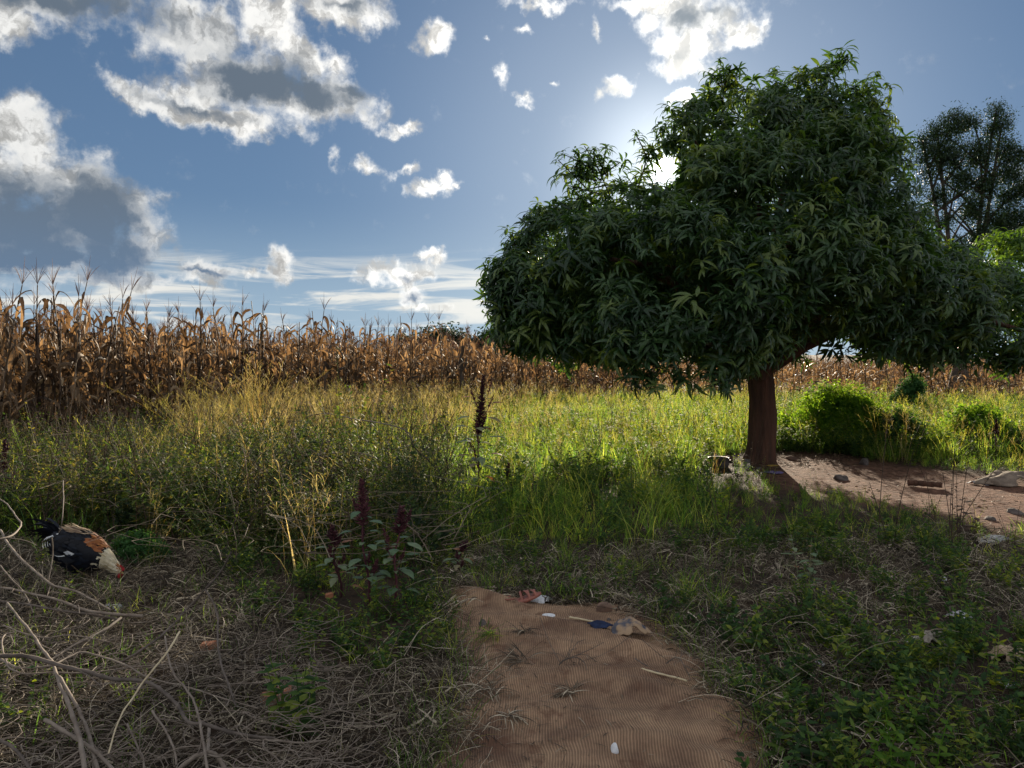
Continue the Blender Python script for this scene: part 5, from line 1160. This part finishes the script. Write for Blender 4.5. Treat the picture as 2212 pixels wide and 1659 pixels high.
# ------------------------------------------------------------------ rooster
def rooster():
    b = onground(175, 1247); root = empty('rooster', b, rz=R(-10), label='black rooster with orange back and cream neck pecking in the straw', cat='rooster'); root.scale = (1.0, 1.0, 1.08)
    M_blk = foliage_mat('black_feather', [(.003, .0035, .006), (.005, .006, .010), (.008, .012, .022)], trans=0, rough=.5, spec=.22, objrand=0)
    M_or = foliage_mat('orange_feather', [(.16, .05, .02), (.30, .10, .03), (.40, .17, .05)], trans=.1, rough=.6, objrand=0)
    M_cr = foliage_mat('cream_feather', [(.42, .34, .20), (.60, .52, .36), (.72, .66, .50)], trans=.15, rough=.7, objrand=0)
    M_ta = foliage_mat('tan_feather', [(.25, .16, .09), (.45, .34, .22), (.10, .06, .04)], trans=.1, rough=.6, objrand=0)
    M_wh = foliage_mat('white_feather', [(.60, .62, .64), (.75, .77, .78)], trans=.1, rough=.6, objrand=0)
    M_red = solid('red_comb', (.42, .02, .03), (.28, .012, .02), rough=.55, scale=60, bump=.5, bdist=.002)
    M_leg = solid('yellow_leg', (.45, .33, .12), (.3, .2, .08), rough=.6, scale=60)
    M_eye = solid('eye', (.5, .2, .03), (.02, .01, .01), rough=.1, scale=3)
    st = np.array([(-.185, .262, .012, .018), (-.165, .25, .03, .042), (-.12, .228, .062, .078), (-.05, .203, .090, .112), (.03, .186, .098, .122), (.10, .172, .086, .104), (.15, .160, .062, .080), (.192, .146, .044, .056), (.228, .124, .033, .038), (.256, .104, .026, .028), (.277, .090, .021, .022), (.294, .080, .013, .014), (.301, .076, .003, .004)])
    p = smooth_path(np.stack([st[:, 0], 0 * st[:, 0], st[:, 1]], -1), 46); ry = np.interp(np.linspace(0, 12, 46), np.arange(13), st[:, 2]); rz_ = np.interp(np.linspace(0, 12, 46), np.arange(13), st[:, 3]) * 1.06
    T, S_, B_ = frames(p); a = np.linspace(0, 2 * math.pi, 24, endpoint=False)
    S_ = np.tile([0, 1.0, 0], (46, 1)); B_ = norm(np.cross(T, S_)); B_ *= np.sign(B_[:, 2:3])
    V = p[:, None] + ry[:, None, None] * S_[:, None] * np.cos(a)[None, :, None] + rz_[:, None, None] * B_[:, None] * np.sin(a)[None, :, None]
    i, j = np.meshgrid(np.arange(45), np.arange(24), indexing='ij'); Fq = np.stack([i * 24 + j, i * 24 + (j + 1) % 24, (i + 1) * 24 + (j + 1) % 24, (i + 1) * 24 + j], -1).reshape(-1, 4)
    body = Geo(); u = np.repeat(np.linspace(0, 1, 46), 24); Vb = V.reshape(-1, 3)
    fc = np.clip((i.ravel() / 45.0), 0, 1); mi = np.where(fc > .93, 2, np.where(fc > .54, 1, 0)); body.add(Vb, Fq[mi == 0], .5, 0); body.Fc.append(Fq[mi == 1]); body.mi.append(np.full((mi == 1).sum(), 1)); body.Fc.append(Fq[mi == 2]); body.mi.append(np.full((mi == 2).sum(), 2))
    body.build('body', [M_blk, M_cr, M_red], root)
    def feathers(n, u0, u1, a0, a1, L0, w, lift, m, name, parent=root, back=True, off=.003):
        g = Geo()
        for _ in range(n):
            k = random.uniform(u0, u1) * 45; i0 = min(int(k), 44); f = k - i0; an = random.uniform(a0, a1); c = p[i0] * (1 - f) + p[i0 + 1] * f; r1 = ry[i0] * (1 - f) + ry[i0 + 1] * f; r2 = rz_[i0] * (1 - f) + rz_[i0 + 1] * f
            nrm = norm(S_[i0] * math.cos(an) * r2 + B_[i0] * math.sin(an) * r1); q = c + S_[i0] * math.cos(an) * r1 + B_[i0] * math.sin(an) * r2 + nrm * off
            d = -T[i0]; d = norm(d - nrm * np.dot(d, nrm) + nrm * lift * random.uniform(.4, 1.3) + rng.normal(0, .08, 3)); l = L0 * random.uniform(.7, 1.2); t = np.linspace(0, 1, 5)[:, None]
            path = q + d * l * t - nrm * l * .25 * lift * t ** 2 + np.array([0, 0, -1.0]) * l * .1 * t ** 2
            V, Fq = ribbon(path, leafshape(5, w * random.uniform(.8, 1.2), peak=.55), norm(np.cross(nrm, d)), .08); g.add(V, Fq, random.random())
        return g.build(name, m, parent)
    pi = math.pi
    feathers(520, .12, .52, -pi, pi, .055, .022, .22, M_blk, 'body_feathers')
    feathers(130, .42, .56, .28 * pi, .75 * pi, .05, .018, .25, M_or, 'back_feathers', off=.010)
    feathers(36, .46, .53, .05 * pi, .3 * pi, .04, .016, .2, M_or, 'shoulder_feathers', off=.008)
    feathers(60, .2, .42, .36 * pi, .64 * pi, .085, .012, .18, M_ta, 'saddle_feathers', off=.012)
    feathers(420, .54, .92, -pi, pi, .060, .011, .25, M_cr, 'neck_feathers')
    feathers(70, .84, .93, .2 * pi, .8 * pi, .04, .008, .3, M_or, 'crown_feathers')
    # wings
    for s in (-1, 1):
        w = Geo(); t = np.linspace(0, 1, 12)[:, None]
        for row, (cnt, l, wd, z0, x0, mt) in enumerate([(9, .13, .026, .165, .06, 0), (8, .10, .026, .195, .07, 0), (7, .07, .024, .215, .075, 0)]):
            for k in range(cnt):
                f = k / (cnt - 1); q = np.array([x0 - .085 * f, s * (.118 - .009 * row + .003 * f), z0 + .03 * f]); d = norm(np.array([-1, s * -.08, -.16 + .24 * f])); tt = np.linspace(0, 1, 6)[:, None]
                path = q + d * l * tt + np.array([0, -s * .03, 0]) * tt ** 2; wh = (row == 1 and 2 <= k <= 5) or (row == 0 and k == 7)
                w.add(*ribbon(path, leafshape(6, wd, peak=.6), norm(np.cross(d, [0, s * 1.0, 0])), .06), random.random(), 1 if wh else 0)
        w.build('wing', [M_blk, M_wh], root)
    # tail
    tl = Geo(); tb_ = np.array([-.165, 0, .262])
    for k in range(22):
        s = random.uniform(-1, 1); l = random.uniform(.16, .28); el = random.uniform(.5, 1.45); cur = random.uniform(1.2, 2.6); n = 9; q = tb_ + np.array([random.uniform(0, .05), s * .02, random.uniform(-.03, .015)]); pts = [q]; e = el
        for m_ in range(n - 1): pts.append(pts[-1] + l / (n - 1) * np.array([-math.cos(e), s * .25, math.sin(e)])); e -= cur / n
        wd = leafshape(n, random.uniform(.018, .03), peak=.5); tl.add(*ribbon(np.array(pts), wd, norm(np.array([.5, 1.0 * s + .2, .6])), .08), random.random(), 0)
    for k in range(5):
        q = np.array([-.11 - .012 * k, -.03 - .006 * k, .30 - .004 * k]); e = .2; pts = [q]
        for m_ in range(6): pts.append(pts[-1] + .018 * np.array([-math.cos(e), -.35, math.sin(e)])); e -= .5
        tl.add(*ribbon(np.array(pts), leafshape(7, .009, peak=.5), norm(np.array([0.2, .4, 1.0])), .05), .8, 1)
    tl.build('tail', [M_blk, M_wh], root)
    # head: comb, wattles, beak, eyes
    hd = np.array([.283, 0, .088]); fw = norm(np.array([.8, 0, -.55])); up = np.array([.55, 0, .8])
    cm = Geo(); nn = 13; t = np.linspace(-.5, 1, nn); hgt = .012 + .012 * np.abs(np.sin(np.linspace(0, 5 * math.pi, nn)))
    base = hd + fw * (t[:, None] * .028) + up * .014; top = base + up * hgt[:, None]
    for s in (-1, 1): V = np.concatenate([base + [0, s * .003, 0], top + [0, s * .0012, 0]]); k = np.arange(nn - 1); cm.add(V, np.stack([k, k + 1, k + 1 + nn, k + nn], -1))
    cm.build('comb', M_red, root)
    for s in (-1, 1):
        q = hd + fw * .012 - up * .010 + np.array([0, s * .008, 0]); Geo().add(*tube(np.array([q, q + [0.002, s * .003, -.012], q + [.0, s * .003, -.026], q + [0, s * .002, -.034]]), [.004, .009, .008, .002], 8)).build('wattle', M_red, root)
        Geo().add(*tube(np.array([hd + fw * .002 + np.array([0, s * (.016 + d), 0]) for d in (0, .003, .005)]), [.005, .004, .0005], 10)).build('eye', M_eye, root)
    Geo().add(*tube(np.array([hd + fw * .016, hd + fw * .030, hd + fw * .042 - up * .003]), [.008, .005, .0008], 8)).build('beak', M_leg, root)
    for s in (-1, 1):
        hip = np.array([-.02, s * .05, .11]); knee = np.array([.02, s * .052, .085]); hock = np.array([-.035, s * .05, .062]); ft = np.array([-.01 + .03 * s, s * .052, .006])
        g = Geo().add(*tube(smooth_path([hip + [0, 0, .03], hip, knee * .5 + hock * .5, hock], 8), [.035, .034, .032, .028, .022, .016, .011, .007], 10)); g.build('thigh', M_blk, root)
        g = Geo().add(*tube(np.array([hock, (hock + ft) / 2, ft]), [.007, .0055, .006], 7))
        for az in (-.6, 0, .6, 3.14): l = .05 if az < 3 else .025; d = np.array([math.cos(az), math.sin(az), 0]); g.add(*tube(np.array([ft, ft + d * l * .5 + [0, 0, .003], ft + d * l - [0, 0, .004]]), [.005, .004, .0015], 6))
        g.build('leg', M_leg, root)
rooster()
print('objects', len(bpy.data.objects))
